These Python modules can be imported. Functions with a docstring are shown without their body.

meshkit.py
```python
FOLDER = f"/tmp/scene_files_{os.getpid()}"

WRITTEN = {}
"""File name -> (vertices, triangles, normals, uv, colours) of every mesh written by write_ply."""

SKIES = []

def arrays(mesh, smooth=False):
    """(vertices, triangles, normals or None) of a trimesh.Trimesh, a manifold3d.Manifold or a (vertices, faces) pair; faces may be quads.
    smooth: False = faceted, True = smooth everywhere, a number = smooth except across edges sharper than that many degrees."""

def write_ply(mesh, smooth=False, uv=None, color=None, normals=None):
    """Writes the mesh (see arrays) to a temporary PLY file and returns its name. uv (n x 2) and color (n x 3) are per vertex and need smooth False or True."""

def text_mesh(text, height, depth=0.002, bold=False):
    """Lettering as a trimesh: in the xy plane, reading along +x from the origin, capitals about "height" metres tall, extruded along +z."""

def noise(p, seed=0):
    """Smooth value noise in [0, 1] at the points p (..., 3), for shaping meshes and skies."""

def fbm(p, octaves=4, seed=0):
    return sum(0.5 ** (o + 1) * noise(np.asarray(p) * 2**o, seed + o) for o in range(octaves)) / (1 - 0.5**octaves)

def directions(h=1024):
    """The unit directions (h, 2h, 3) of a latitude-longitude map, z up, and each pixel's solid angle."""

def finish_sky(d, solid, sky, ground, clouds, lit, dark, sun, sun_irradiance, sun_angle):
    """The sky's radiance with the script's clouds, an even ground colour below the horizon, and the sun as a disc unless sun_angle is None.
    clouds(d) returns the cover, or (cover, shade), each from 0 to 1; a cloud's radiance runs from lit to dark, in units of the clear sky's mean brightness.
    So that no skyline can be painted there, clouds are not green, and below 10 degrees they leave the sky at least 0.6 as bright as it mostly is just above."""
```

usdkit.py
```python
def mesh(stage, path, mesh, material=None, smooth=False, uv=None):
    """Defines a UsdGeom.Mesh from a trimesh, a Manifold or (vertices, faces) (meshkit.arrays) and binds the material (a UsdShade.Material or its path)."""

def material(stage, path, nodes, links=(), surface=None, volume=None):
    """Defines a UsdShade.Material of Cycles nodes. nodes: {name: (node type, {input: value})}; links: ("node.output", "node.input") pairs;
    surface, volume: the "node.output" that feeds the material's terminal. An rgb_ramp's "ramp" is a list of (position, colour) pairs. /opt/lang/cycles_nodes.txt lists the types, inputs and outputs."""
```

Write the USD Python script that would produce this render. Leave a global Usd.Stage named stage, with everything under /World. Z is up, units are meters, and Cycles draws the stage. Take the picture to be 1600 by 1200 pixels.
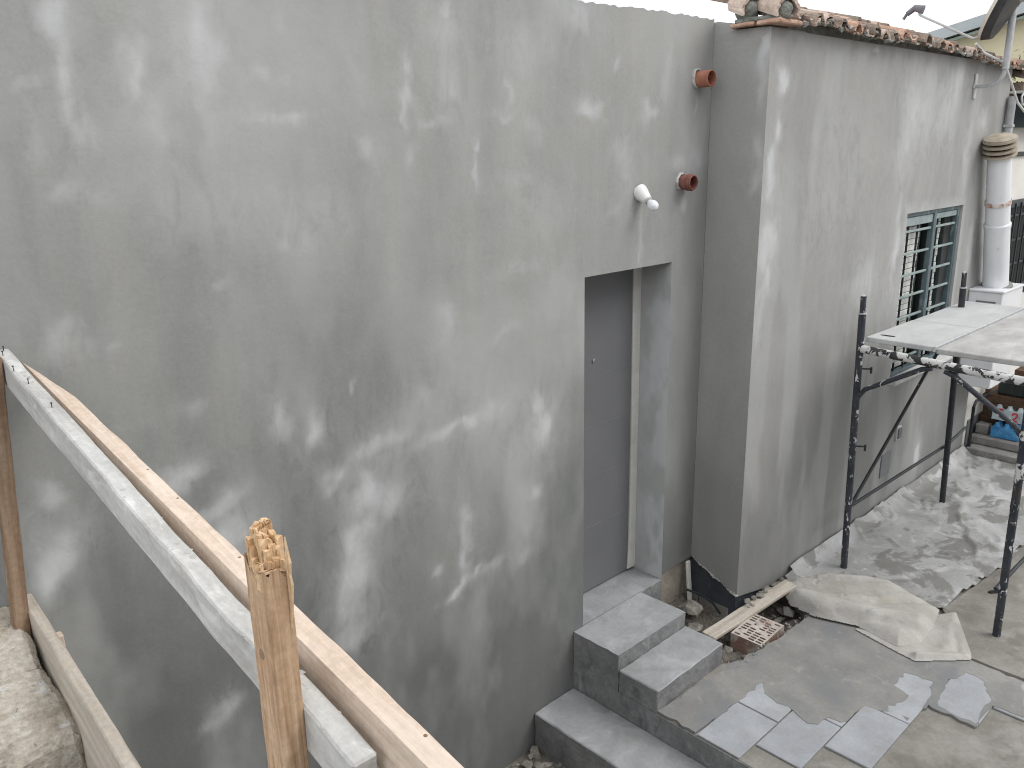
import math, random
import numpy as np
import trimesh, usdkit, meshkit
from shapely.geometry import Polygon, Point, LineString
from shapely import contains_xy, distance as sh_distance, points as sh_points
from pxr import Usd, UsdGeom, UsdLux, UsdShade, Gf, Sdf, Vt

stage = Usd.Stage.CreateInMemory()
UsdGeom.SetStageUpAxis(stage, UsdGeom.Tokens.z)
UsdGeom.SetStageMetersPerUnit(stage, 1.0)
UsdGeom.Xform.Define(stage, '/World')
stage.SetDefaultPrim(stage.GetPrimAtPath('/World'))
UsdGeom.Scope.Define(stage, '/World/Looks')
rng = np.random.default_rng(7)
random.seed(7)

# ------------------------------------------------------------------ camera, sky, sun, exposure
CAM_RIGHT = (0.72432218, -0.68918966, -0.01936469)
CAM_UP = (0.20209752, 0.18537924, 0.96166061)
CAM_FWD = (0.65917674, 0.70046567, -0.27355781)
CAM_POS = (-3.29391, -2.92040, 2.76625)
cam = UsdGeom.Camera.Define(stage, '/World/camera')
cam.AddTransformOp().Set(Gf.Matrix4d(*CAM_RIGHT, 0, *CAM_UP, 0, *[-c for c in CAM_FWD], 0, *CAM_POS, 1))
cam.CreateHorizontalApertureAttr(36.0); cam.CreateVerticalApertureAttr(27.0)
cam.CreateFocalLengthAttr(36.0 * 1293.79 / 1600)
cam.CreateClippingRangeAttr(Gf.Vec2f(0.05, 2000))
cam.GetExposureAttr().Set(0.85)

SUN_DIR = np.array([0.45, -0.72, 1.0]); SUN_DIR /= np.linalg.norm(SUN_DIR)
SUN_EL = float(math.asin(SUN_DIR[2])); SUN_ROT = float(math.atan2(SUN_DIR[0], SUN_DIR[1]))
sky_mat = usdkit.material(stage, '/World/Looks/overcast_sky', {
    'sky': ('sky_texture', {'sky_type': 'single_scattering', 'sun_disc': False, 'sun_elevation': SUN_EL, 'sun_rotation': SUN_ROT}),
    'tc': ('texture_coordinate', {}),
    'map': ('mapping', {'scale': (1.0, 1.0, 2.2)}),
    'n': ('noise_texture', {'scale': 2.0, 'detail': 6.0, 'roughness': 0.55}),
    'cl': ('rgb_ramp', {'ramp': [(0.3, (6.6, 6.75, 6.9)), (0.7, (8.6, 8.6, 8.5))]}),
    'mix': ('mix', {'mix_type': 'mix', 'fac': 0.9}),
    'bg': ('background_shader', {'strength': 0.10}),
}, [('tc.generated', 'map.vector'), ('map.vector', 'n.vector'), ('n.fac', 'cl.fac'), ('sky.color', 'mix.color1'), ('cl.color', 'mix.color2'),
    ('mix.color', 'bg.color')], surface='bg.background')
dome = UsdLux.DomeLight.Define(stage, '/World/sky')
UsdShade.MaterialBindingAPI.Apply(dome.GetPrim()).Bind(sky_mat)
dome.GetPrim().SetCustomDataByKey('kind', 'structure')
sun = UsdLux.DistantLight.Define(stage, '/World/sun')
sun.CreateNormalizeAttr(True); sun.CreateIntensityAttr(0.25); sun.CreateAngleAttr(35.0); sun.CreateColorAttr(Gf.Vec3f(1.0, 0.97, 0.93))
_q = Gf.Rotation(Gf.Vec3d(0, 0, 1), Gf.Vec3d(*SUN_DIR))
sun.AddTransformOp().Set(Gf.Matrix4d().SetRotate(_q))

# ------------------------------------------------------------------ helpers
_used = {}
def numbered(parent, name):
    k = (parent, name); n = _used.get(k, 0); _used[k] = n + 1
    return name if n == 0 else '%s_%03d' % (name, n)

def note(prim, label=None, category=None, group=None, kind=None):
    for k, v in (('label', label), ('category', category), ('group', group), ('kind', kind)):
        if v: prim.SetCustomDataByKey(k, v)
    return prim

ORIGIN = {}
def thing(name, label, category, loc=(0, 0, 0), group=None, matrix=None, kind=None):
    path = '/World/' + numbered('/World', name)
    x = UsdGeom.Xform.Define(stage, path)
    if matrix is not None:
        x.AddTransformOp().Set(Gf.Matrix4d(*[float(v) for v in np.asarray(matrix).T.ravel()]))
        ORIGIN[path] = np.zeros(3)
    else:
        x.AddTranslateOp().Set(Gf.Vec3d(*map(float, loc))); ORIGIN[path] = np.array(loc, float)
    note(x.GetPrim(), label, category, group, kind)
    return path

def part(name, mesh, m, parent, smooth=False, label=None, kind=None, marks=None):
    """One mesh prim under parent (a path); world coordinates are moved to the thing's own base."""
    path = parent + '/' + numbered(parent, name)
    root = '/'.join(parent.split('/')[:3])
    off = ORIGIN.get(root, np.zeros(3))
    v, f = (np.asarray(mesh.vertices), np.asarray(mesh.faces)) if hasattr(mesh, 'vertices') else mesh
    p = usdkit.mesh(stage, path, (np.asarray(v) - off, np.asarray(f)), MAT[m], smooth=smooth)
    if marks is not None:
        UsdGeom.PrimvarsAPI(p).CreatePrimvar('marks', Sdf.ValueTypeNames.Color3fArray, 'vertex').Set(Vt.Vec3fArray.FromNumpy(np.asarray(marks, np.float32)))
    note(p.GetPrim(), label, None, None, kind)
    return path

def solo(name, mesh, m, label=None, category=None, group=None, kind=None, smooth=False, marks=None):
    v, f = (np.asarray(mesh.vertices), np.asarray(mesh.faces)) if hasattr(mesh, 'vertices') else mesh
    path = '/World/' + numbered('/World', name)
    lo, hi = np.min(v, 0), np.max(v, 0); base = np.array([(lo[0] + hi[0]) / 2, (lo[1] + hi[1]) / 2, lo[2]])
    if kind == 'structure': base = np.zeros(3)
    p = usdkit.mesh(stage, path, (np.asarray(v) - base, np.asarray(f)), MAT[m], smooth=smooth)
    UsdGeom.Xformable(p).AddTranslateOp().Set(Gf.Vec3d(*map(float, base)))
    ORIGIN[path] = base
    note(p.GetPrim(), label, category, group, kind)
    return path

def cat(*ms):
    return trimesh.util.concatenate([m for m in ms])

def box(lo, hi, c=0.004):
    """Box with chamfered edges."""
    lo, hi = np.array(lo, float), np.array(hi, float); s = (hi - lo) / 2; o = (hi + lo) / 2
    c = min(c, s.min() * 0.6); pts = []
    if c <= 0:
        b = trimesh.creation.box(hi - lo); b.apply_translation(o); return b
    for sx in (-1, 1):
        for sy in (-1, 1):
            for sz in (-1, 1):
                for k in range(3):
                    d = np.full(3, 0.0); d[k] = c
                    pts.append(o + np.array([sx, sy, sz]) * (s - (c - d)))
    return trimesh.convex.convex_hull(np.array(pts))

def frame(a, b, up=(0, 0, 1)):
    """4x4 with local x from a towards b, local z close to up, origin at a."""
    a, b = np.array(a, float), np.array(b, float); x = b - a; x /= np.linalg.norm(x)
    y = np.cross(up, x); y /= np.linalg.norm(y); z = np.cross(x, y)
    m = np.eye(4); m[:3, 0], m[:3, 1], m[:3, 2], m[:3, 3] = x, y, z, a
    return m

def tube(pts, r, n=12, cap=True):
    pts = np.array(pts, float); k = len(pts)
    rr = np.full(k, r) if np.ndim(r) == 0 else np.array(r, float)
    t = np.gradient(pts, axis=0); t /= np.linalg.norm(t, axis=1, keepdims=True)
    u = np.cross(t[0], (0, 0, 1) if abs(t[0][2]) < 0.9 else (1, 0, 0)); u /= np.linalg.norm(u)
    V = []
    for i in range(k):
        u = u - t[i] * (u @ t[i]); u /= np.linalg.norm(u); w = np.cross(t[i], u)
        a = np.linspace(0, 2 * np.pi, n, endpoint=False)
        V.append(pts[i] + rr[i] * (np.cos(a)[:, None] * u + np.sin(a)[:, None] * w))
    V = np.concatenate(V); F = []
    for i in range(k - 1):
        for j in range(n):
            a0, a1, b0, b1 = i * n + j, i * n + (j + 1) % n, (i + 1) * n + j, (i + 1) * n + (j + 1) % n
            F += [[a0, a1, b1], [a0, b1, b0]]
    if cap:
        c0 = len(V); V = np.vstack([V, pts[0], pts[-1]])
        for j in range(n):
            F += [[c0, (j + 1) % n, j], [c0 + 1, (k - 1) * n + j, (k - 1) * n + (j + 1) % n]]
    return trimesh.Trimesh(V, F, process=False)

def lathe(profile, a, b, n=24):
    """Surface of revolution about the line a->b: profile is (distance along, radius)."""
    m = frame(a, b, (0, 0, 1) if abs((np.array(b) - a)[2]) < 0.95 * np.linalg.norm(np.array(b) - a) else (0, 1, 0))
    ang = np.linspace(0, 2 * np.pi, n, endpoint=False)
    V = np.concatenate([np.stack([np.full(n, s), r * np.cos(ang), r * np.sin(ang)], 1) for s, r in profile]); F = []
    for i in range(len(profile) - 1):
        for j in range(n):
            a0, a1, b0, b1 = i * n + j, i * n + (j + 1) % n, (i + 1) * n + j, (i + 1) * n + (j + 1) % n
            F += [[a0, b0, b1], [a0, b1, a1]]
    t = trimesh.Trimesh(V, F, process=False); t.apply_transform(m); return t

def prism(poly, z0, z1):
    gs = [g for g in getattr(poly, 'geoms', [poly]) if g.area > 1e-4]
    m = trimesh.util.concatenate([trimesh.creation.extrude_polygon(g, z1 - z0, engine='earcut') for g in gs]); m.apply_translation((0, 0, z0)); return m

def rough(m, edge, amp, scale, seed=0, iters=None):
    """Subdivide to edge length and push the vertices about with noise (chipped, cast or broken surfaces)."""
    v, f = trimesh.remesh.subdivide_to_size(m.vertices, m.faces, edge, max_iter=14)
    m = trimesh.Trimesh(v, f, process=False); m.merge_vertices()
    d = np.stack([meshkit.fbm(m.vertices * scale + 31.7 * k, 4, seed + k) - 0.5 for k in range(3)], 1)
    m.vertices = m.vertices + d * amp * 2
    return m

def chunk(c, size, seed, n=14, squash=0.7):
    r = np.random.default_rng(seed); p = r.normal(size=(n, 3)); p /= np.linalg.norm(p, axis=1, keepdims=True)
    p *= np.array([1, r.uniform(0.6, 1), squash * r.uniform(0.7, 1)]) * size * r.uniform(0.8, 1.1, (n, 1))
    a = r.uniform(0, 6.28); R = np.array([[math.cos(a), -math.sin(a), 0], [math.sin(a), math.cos(a), 0], [0, 0, 1]])
    return trimesh.convex.convex_hull(p @ R.T + np.array(c))

def grid(us, vs, fn, keep=None):
    U, Vv = np.meshgrid(us, vs, indexing='ij'); n, k = U.shape
    P = fn(U.ravel(), Vv.ravel())
    i = np.arange(n * k).reshape(n, k)
    q = np.stack([i[:-1, :-1], i[1:, :-1], i[1:, 1:], i[:-1, 1:]], -1).reshape(-1, 4)
    if keep is not None:
        cu = ((U[:-1, :-1] + U[1:, 1:]) / 2).ravel(); cv = ((Vv[:-1, :-1] + Vv[1:, 1:]) / 2).ravel()
        q = q[keep(cu, cv)]
    used, inv = np.unique(q, return_inverse=True); q = inv.reshape(-1, 4)
    return P[used], np.vstack([q[:, [0, 1, 2]], q[:, [0, 2, 3]]])

def ticks(a, b, step, *extra):
    t = np.concatenate([np.arange(a, b, step), [b], extra]); t = np.unique(np.round(t, 4))
    keep = [t[0]]
    ex = set(np.round([a, b, *extra], 4))
    for x in t[1:]:
        if x - keep[-1] < step * 0.3:
            if x in ex: keep[-1] = x if keep[-1] not in ex else keep[-1]
            if x in ex and keep[-1] != x: keep.append(x)
        else: keep.append(x)
    return np.array(keep)

# ------------------------------------------------------------------ materials
MAT = {}
def mat(name, ramp, scale=4.0, stretch=(1, 1, 1), rot=(0, 0, 0), detail=6, rough=0.8, coords='position', splats=(), bump=None, spec=0.3, metallic=0.0, distortion=0.0, contrast=(0.3, 0.7), bump2=None, extra=None, fine=None):
    N = {'map': ('mapping', {'scale': tuple(stretch), 'rotation': tuple(rot)}),
         'n': ('noise_texture', {'scale': float(scale), 'detail': float(detail), 'roughness': 0.6, 'distortion': float(distortion)}),
         'p': ('principled_bsdf', {'roughness': float(rough), 'specular_ior_level': float(spec), 'metallic': float(metallic)})}
    lo, hi = contrast
    N['r'] = ('rgb_ramp', {'ramp': [(lo + (hi - lo) * t, c) for t, c in ramp]})
    if coords == 'position': N['g'] = ('geometry', {}); src = 'g.position'
    else: N['g'] = ('texture_coordinate', {}); src = 'g.object'
    L = [(src, 'map.vector'), ('map.vector', 'n.vector'), ('n.fac', 'r.fac')]
    col = 'r.color'
    if fine:   # fine grain: (scale, amount)
        N['fn'] = ('noise_texture', {'scale': float(fine[0]), 'detail': 3.0, 'roughness': 0.7})
        N['fr'] = ('rgb_ramp', {'ramp': [(0.3, (1 - fine[1],) * 3), (0.7, (1 + fine[1],) * 3)]})
        N['fm'] = ('mix', {'mix_type': 'multiply', 'fac': 1.0})
        L += [(src, 'fn.vector'), ('fn.fac', 'fr.fac'), (col, 'fm.color1'), ('fr.color', 'fm.color2')]; col = 'fm.color'
    for i, s in enumerate(splats):   # (colour, scale, from, to, stretch, max)
        c, sc, a, b = s[:4]; st = s[4] if len(s) > 4 else (1, 1, 1); mx = s[5] if len(s) > 5 else 1.0
        N['sm%d' % i] = ('mapping', {'scale': tuple(st), 'location': (3.1 * i + 1.7, 5.2, 0.7)})
        N['sn%d' % i] = ('noise_texture', {'scale': float(sc), 'detail': 5.0, 'roughness': 0.62, 'distortion': 0.6})
        N['sr%d' % i] = ('map_range', {'from_min': float(a), 'from_max': float(b), 'to_min': 0.0, 'to_max': float(mx), 'clamp': True})
        N['sx%d' % i] = ('mix', {'mix_type': 'mix', 'color2': tuple(c)})
        L += [(src, 'sm%d.vector' % i), ('sm%d.vector' % i, 'sn%d.vector' % i), ('sn%d.fac' % i, 'sr%d.value' % i), ('sr%d.result' % i, 'sx%d.fac' % i), (col, 'sx%d.color1' % i)]
        col = 'sx%d.color' % i
    L.append((col, 'p.base_color'))
    prev = None
    for k, b in enumerate((bump, bump2)):
        if not b: continue
        N['bn%d' % k] = ('noise_texture', {'scale': float(b[0]), 'detail': 5.0, 'roughness': 0.6})
        N['b%d' % k] = ('bump', {'strength': float(b[1]), 'distance': float(b[2])})
        L += [('map.vector' if len(b) > 3 else src, 'bn%d.vector' % k), ('bn%d.fac' % k, 'b%d.height' % k)]
        if prev: L.append((prev, 'b%d.normal' % k))
        prev = 'b%d.normal' % k
    if prev: L.append((prev, 'p.normal'))
    MAT[name] = usdkit.material(stage, '/World/Looks/' + name, N, L, surface='p.BSDF')

def plaster(name, dark, mid, light, warm):
    """Floated cement render: mottled grey; the mesh's marks carry trowel scrapes (r), damp, dark patches and painted shade (g), dusty film with some painted light (b)."""
    N = {'g': ('geometry', {}), 'a': ('attribute', {'attribute': 'marks'}), 's': ('separate_color', {}),
         'm1': ('mapping', {'scale': (1.0, 1.0, 0.45)}), 'n1': ('noise_texture', {'scale': 1.7, 'detail': 7.0, 'roughness': 0.6, 'distortion': 0.5}),
         'r1': ('rgb_ramp', {'ramp': [(0.3, dark), (0.52, mid), (0.75, light)]}),
         'm2': ('mapping', {'scale': (7.0, 7.0, 0.8)}), 'n2': ('noise_texture', {'scale': 1.0, 'detail': 5.0, 'roughness': 0.55}),
         'r2': ('map_range', {'from_min': 0.42, 'from_max': 0.75, 'to_min': 0.0, 'to_max': 0.45, 'clamp': True}),
         'x2': ('mix', {'mix_type': 'mix', 'color2': warm}),
         'n3': ('noise_texture', {'scale': 60.0, 'detail': 4.0, 'roughness': 0.7}), 'r3': ('rgb_ramp', {'ramp': [(0.25, (0.93,) * 3), (0.75, (1.07,) * 3)]}),
         'x3': ('mix', {'mix_type': 'multiply', 'fac': 1.0}),
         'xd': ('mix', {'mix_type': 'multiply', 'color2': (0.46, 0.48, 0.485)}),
         'xb': ('mix', {'mix_type': 'mix', 'color2': (0.40, 0.405, 0.40)}),
         'xl': ('mix', {'mix_type': 'mix', 'color2': (0.55, 0.56, 0.57)}),
         'mk': ('mapping', {'scale': (9.0, 9.0, 4.5)}), 'nk': ('noise_texture', {'scale': 1.0, 'detail': 6.0, 'roughness': 0.6, 'distortion': 1.6}),
         'rk': ('map_range', {'from_min': 0.34, 'from_max': 0.66, 'to_min': -0.20, 'to_max': 0.12, 'clamp': True}),
         'ak': ('math', {'math_type': 'add'}), 'ck': ('map_range', {'from_min': -0.04, 'from_max': 0.95, 'to_min': 0.0, 'to_max': 0.90, 'clamp': True}),
         'mm': ('math', {'math_type': 'minimum'}),
         'rr': ('map_range', {'from_min': 0.0, 'from_max': 1.0, 'to_min': 0.75, 'to_max': 0.6, 'clamp': True}),
         'nb': ('noise_texture', {'scale': 9.0, 'detail': 5.0, 'roughness': 0.55}), 'b1': ('bump', {'strength': 0.25, 'distance': 0.012}),
         'nf': ('noise_texture', {'scale': 140.0, 'detail': 3.0, 'roughness': 0.6}), 'b2': ('bump', {'strength': 0.2, 'distance': 0.002}),
         'p': ('principled_bsdf', {'roughness': 0.8, 'specular_ior_level': 0.25})}
    L = [('g.position', 'm1.vector'), ('m1.vector', 'n1.vector'), ('n1.fac', 'r1.fac'), ('g.position', 'm2.vector'), ('m2.vector', 'n2.vector'), ('n2.fac', 'r2.value'),
         ('r2.result', 'x2.fac'), ('r1.color', 'x2.color1'), ('g.position', 'n3.vector'), ('n3.fac', 'r3.fac'), ('x2.color', 'x3.color1'), ('r3.color', 'x3.color2'),
         ('a.color', 's.color'), ('x3.color', 'xd.color1'), ('s.g', 'xd.fac'), ('xd.color', 'xb.color1'), ('s.b', 'xb.fac'), ('xb.color', 'xl.color1'), ('g.position', 'mk.vector'), ('mk.vector', 'nk.vector'), ('nk.fac', 'rk.value'), ('rk.result', 'ak.value1'), ('s.r', 'ak.value2'), ('ak.value', 'ck.value'), ('ck.result', 'mm.value1'), ('s.r', 'mm.value2'), ('mm.value', 'xl.fac'),
         ('xl.color', 'p.base_color'), ('s.g', 'rr.value'), ('rr.result', 'p.roughness'),
         ('g.position', 'nb.vector'), ('nb.fac', 'b1.height'), ('g.position', 'nf.vector'), ('nf.fac', 'b2.height'), ('b1.normal', 'b2.normal'), ('b2.normal', 'p.normal')]
    MAT[name] = usdkit.material(stage, '/World/Looks/' + name, N, L, surface='p.BSDF')

plaster('grey_render', (0.275, 0.285, 0.28), (0.315, 0.318, 0.31), (0.37, 0.368, 0.355), (0.385, 0.375, 0.35))
plaster('warm_render', (0.28, 0.28, 0.275), (0.32, 0.317, 0.31), (0.37, 0.366, 0.355), (0.37, 0.357, 0.335))
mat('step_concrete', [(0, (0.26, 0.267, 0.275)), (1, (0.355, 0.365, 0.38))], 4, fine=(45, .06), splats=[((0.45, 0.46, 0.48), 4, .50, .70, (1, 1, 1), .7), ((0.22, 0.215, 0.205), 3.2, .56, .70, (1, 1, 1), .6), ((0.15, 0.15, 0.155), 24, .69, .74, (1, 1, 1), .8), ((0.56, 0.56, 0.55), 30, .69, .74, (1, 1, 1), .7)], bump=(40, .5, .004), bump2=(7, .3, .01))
mat('step_side_shaded', [(0, (0.15, 0.153, 0.155)), (1, (0.28, 0.283, 0.285))], 5, fine=(45, .15), splats=[((0.42, 0.42, 0.42), 9, .62, .75, (1, 1, .5), .7), ((0.07, 0.075, 0.08), 6, .58, .7, (1, 1, .6), .7)], bump=(40, .6, .006), bump2=(9, .4, .02))  # darker version of the step concrete: painted shade plus real staining
mat('slab_concrete', [(0, (0.175, 0.162, 0.145)), (.5, (0.25, 0.237, 0.215)), (1, (0.32, 0.308, 0.285))], 3.2, fine=(50, .1), splats=[((0.38, 0.375, 0.365), 3.5, .56, .70, (1, 1, 1), .6), ((0.15, 0.14, 0.125), 5, .56, .70, (1, 1, 1), .6), ((0.42, 0.415, 0.40), 14, .66, .74, (1, 1, 1), .5)], bump=(60, .4, .003), bump2=(8, .3, .01))
mat('mortar_film', [(0, (0.205, 0.202, 0.195)), (.5, (0.255, 0.252, 0.243)), (1, (0.315, 0.308, 0.292))], 3.0, fine=(45, .08), splats=[((0.20, 0.207, 0.215), 2.2, .48, .60, (1, 1, 1), .8), ((0.37, 0.36, 0.345), 9, .6, .72, (1, 1, 1), .6)], bump=(30, .5, .004), bump2=(6, .3, .012))
for i, c in enumerate([(0.36, 0.375, 0.40), (0.39, 0.405, 0.43), (0.34, 0.355, 0.375)]):
    mat('grey_tile_%s' % 'abc'[i], [(0, tuple(np.array(c) * .86)), (1, tuple(np.array(c) * 1.12))], 6, fine=(70, .07), rough=.6, splats=[((0.30, 0.295, 0.28), 5, .54, .70, (1, 1, 1), .6), ((0.46, 0.465, 0.47), 9, .60, .72, (1, 1, 1), .5), ((0.2, 0.19, 0.17), 30, .69, .75, (1, 1, 1), .6)], bump=(80, .2, .001))
mat('white_plank_wood', [(0, (0.38, 0.378, 0.368)), (.5, (0.48, 0.477, 0.465)), (1, (0.58, 0.577, 0.565))], 3.0, (1.2, 9, 9), coords='object', fine=(60, .1), splats=[((0.36, 0.345, 0.32), 7, .56, .70, (.7, 2, 2), .7), ((0.72, 0.72, 0.71), 9, .56, .68, (1, 2, 2), .6), ((0.5, 0.4, 0.29), 9, .66, .74, (.5, 2, 2), .6)], bump=(22, .6, .004), bump2=(90, .4, .002))
mat('raw_pine', [(0, (0.51, 0.40, 0.315)), (.5, (0.59, 0.48, 0.39)), (1, (0.66, 0.56, 0.475))], 2.2, (1.6, 34, 34), coords='object', detail=8, distortion=.4, fine=(55, .12), splats=[((0.72, 0.64, 0.56), 6, .50, .72, (.5, 3, 3), .6), ((0.40, 0.27, 0.18), 11, .70, .76, (.25, 2, 2), .6)], bump=(3.0, .5, .004, 1), bump2=(120, .3, .001))
mat('post_pine', [(0, (0.30, 0.18, 0.10)), (.45, (0.47, 0.315, 0.20)), (1, (0.60, 0.44, 0.31))], 2.6, (2.0, 38, 38), coords='object', detail=8, distortion=.7, fine=(60, .14), splats=[((0.20, 0.10, 0.045), 9, .64, .74, (.4, 2.2, 2.2), .7), ((0.66, 0.60, 0.54), 13, .69, .74, (.5, 2, 2), .6)], bump=(2.6, .7, .004, 1), bump2=(120, .3, .001))
mat('splinter_pine', [(0, (0.40, 0.22, 0.10)), (.5, (0.64, 0.44, 0.26)), (1, (0.78, 0.60, 0.42))], 3.0, (1.0, 30, 30), coords='object', detail=8, fine=(80, .2), bump=(4.0, .9, .004, 1))
mat('old_brown_wood', [(0, (0.16, 0.10, 0.065)), (.5, (0.27, 0.18, 0.12)), (1, (0.38, 0.28, 0.20))], 2.4, (.8, 14, 14), coords='object', detail=8, fine=(60, .15), splats=[((0.50, 0.46, 0.41), 6, .58, .70, (.5, 2, 2), .7)], bump=(3, .6, .004, 1))
mat('board_wood', [(0, (0.36, 0.32, 0.27)), (.5, (0.48, 0.43, 0.37)), (1, (0.58, 0.53, 0.47))], 2.4, (.8, 12, 12), coords='object', detail=8, fine=(60, .12), splats=[((0.2, 0.16, 0.13), 6, .64, .74, (.5, 2, 2), .6), ((0.6, 0.58, 0.55), 7, .6, .7, (.6, 2, 2), .5)], bump=(3, .5, .003, 1))
mat('rough_stone', [(0, (0.30, 0.27, 0.22)), (.45, (0.47, 0.43, 0.37)), (1, (0.60, 0.565, 0.51))], 9, detail=8, fine=(60, .25), splats=[((0.66, 0.66, 0.65), 11, .60, .66, (1, 1.5, 1), .85), ((0.10, 0.085, 0.065), 30, .62, .70, (1, 1, 1), .8), ((0.30, 0.25, 0.18), 5, .55, .7, (1, 1, 1), .6)], bump=(35, .9, .012), bump2=(120, .6, .004))
mat('retaining_concrete', [(0, (0.2, 0.2, 0.19)), (1, (0.33, 0.32, 0.30))], 3, fine=(40, .15), bump=(30, .5, .006))
mat('dirt', [(0, (0.085, 0.075, 0.062)), (.5, (0.15, 0.135, 0.115)), (1, (0.24, 0.22, 0.19))], 6, fine=(50, .3), splats=[((0.34, 0.33, 0.31), 20, .62, .70, (1, 1, 1), .7)], bump=(30, .9, .02), bump2=(110, .6, .006))
mat('rubble_grey', [(0, (0.13, 0.12, 0.105)), (.5, (0.24, 0.225, 0.20)), (1, (0.40, 0.385, 0.36))], 9, fine=(60, .25), bump=(60, .7, .006))
mat('membrane', [(0, (0.022, 0.026, 0.034)), (1, (0.05, 0.058, 0.07))], 8, rough=.45, spec=.5, splats=[((0.36, 0.37, 0.38), 24, .66, .72, (1, 1, .7), .8), ((0.16, 0.17, 0.18), 9, .58, .70, (1, 1, 1), .6)], bump=(30, .6, .008))
mat('base_masonry', [(0, (0.22, 0.195, 0.165)), (1, (0.36, 0.325, 0.28))], 7, fine=(60, .2), splats=[((0.5, 0.48, 0.45), 9, .6, .7, (1, 1, 1), .6)], bump=(40, .7, .01))
mat('hollow_clay', [(0, (0.18, 0.11, 0.085)), (1, (0.30, 0.20, 0.16))], 9, fine=(60, .15), splats=[((0.42, 0.40, 0.375), 8, .48, .58, (1, 1, 1), .85)], bump=(60, .5, .004))
mat('hollow_clay_top', [(0, (0.42, 0.37, 0.33)), (1, (0.58, 0.54, 0.50))], 12, fine=(60, .15), splats=[((0.34, 0.20, 0.15), 8, .56, .66, (1, 1, 1), .8)], bump=(50, .6, .005))
mat('plastic_sheet', [(0, (0.27, 0.268, 0.26)), (.45, (0.35, 0.352, 0.35)), (1, (0.46, 0.465, 0.47))], 2.6, distortion=.5, rough=.5, spec=.4, fine=(50, .08), splats=[((0.185, 0.183, 0.172), 2.6, .50, .555, (1, 1.5, 1), .85), ((0.58, 0.59, 0.60), 5, .56, .66, (1, 1, 1), .6), ((0.15, 0.14, 0.12), 9, .68, .74, (1, 1, 1), .6)], bump=(14, .5, .012))
mat('canvas_fold', [(0, (0.36, 0.345, 0.32)), (.5, (0.435, 0.42, 0.395)), (1, (0.51, 0.50, 0.48))], 3.5, rough=.75, fine=(90, .06), splats=[((0.42, 0.37, 0.30), 6, .58, .72, (1, 1, 1), .6), ((0.26, 0.225, 0.18), 11, .62, .72, (1, 1, 1), .6), ((0.30, 0.28, 0.25), 4, .56, .70, (1, 1, 1), .5)], bump=(16, .6, .016), bump2=(300, .3, .001))
mat('scaffold_paint', [(0, (0.018, 0.022, 0.032)), (1, (0.045, 0.05, 0.06))], 14, rough=.5, spec=.4, splats=[((0.62, 0.62, 0.61), 24, .59, .615, (1, 1, .6), .95), ((0.30, 0.31, 0.32), 50, .64, .68, (1, 1, .5), .8), ((0.10, 0.055, 0.03), 12, .62, .70, (1, 1, 1), .6)], bump=(80, .4, .002))
mat('scaffold_paint_clean', [(0, (0.014, 0.017, 0.022)), (1, (0.035, 0.04, 0.045))], 14, rough=.5, spec=.4, splats=[((0.5, 0.5, 0.5), 30, .67, .70, (1, 1, .6), .9), ((0.08, 0.05, 0.03), 12, .62, .70, (1, 1, 1), .6)], bump=(80, .4, .002))
mat('scaffold_tape', [(0, (0.018, 0.02, 0.025)), (1, (0.06, 0.055, 0.055))], 14, rough=.55, spec=.4, splats=[((0.62, 0.62, 0.61), 13, .49, .51, (1, 1, 1), .97)], bump=(60, .5, .003))
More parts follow.
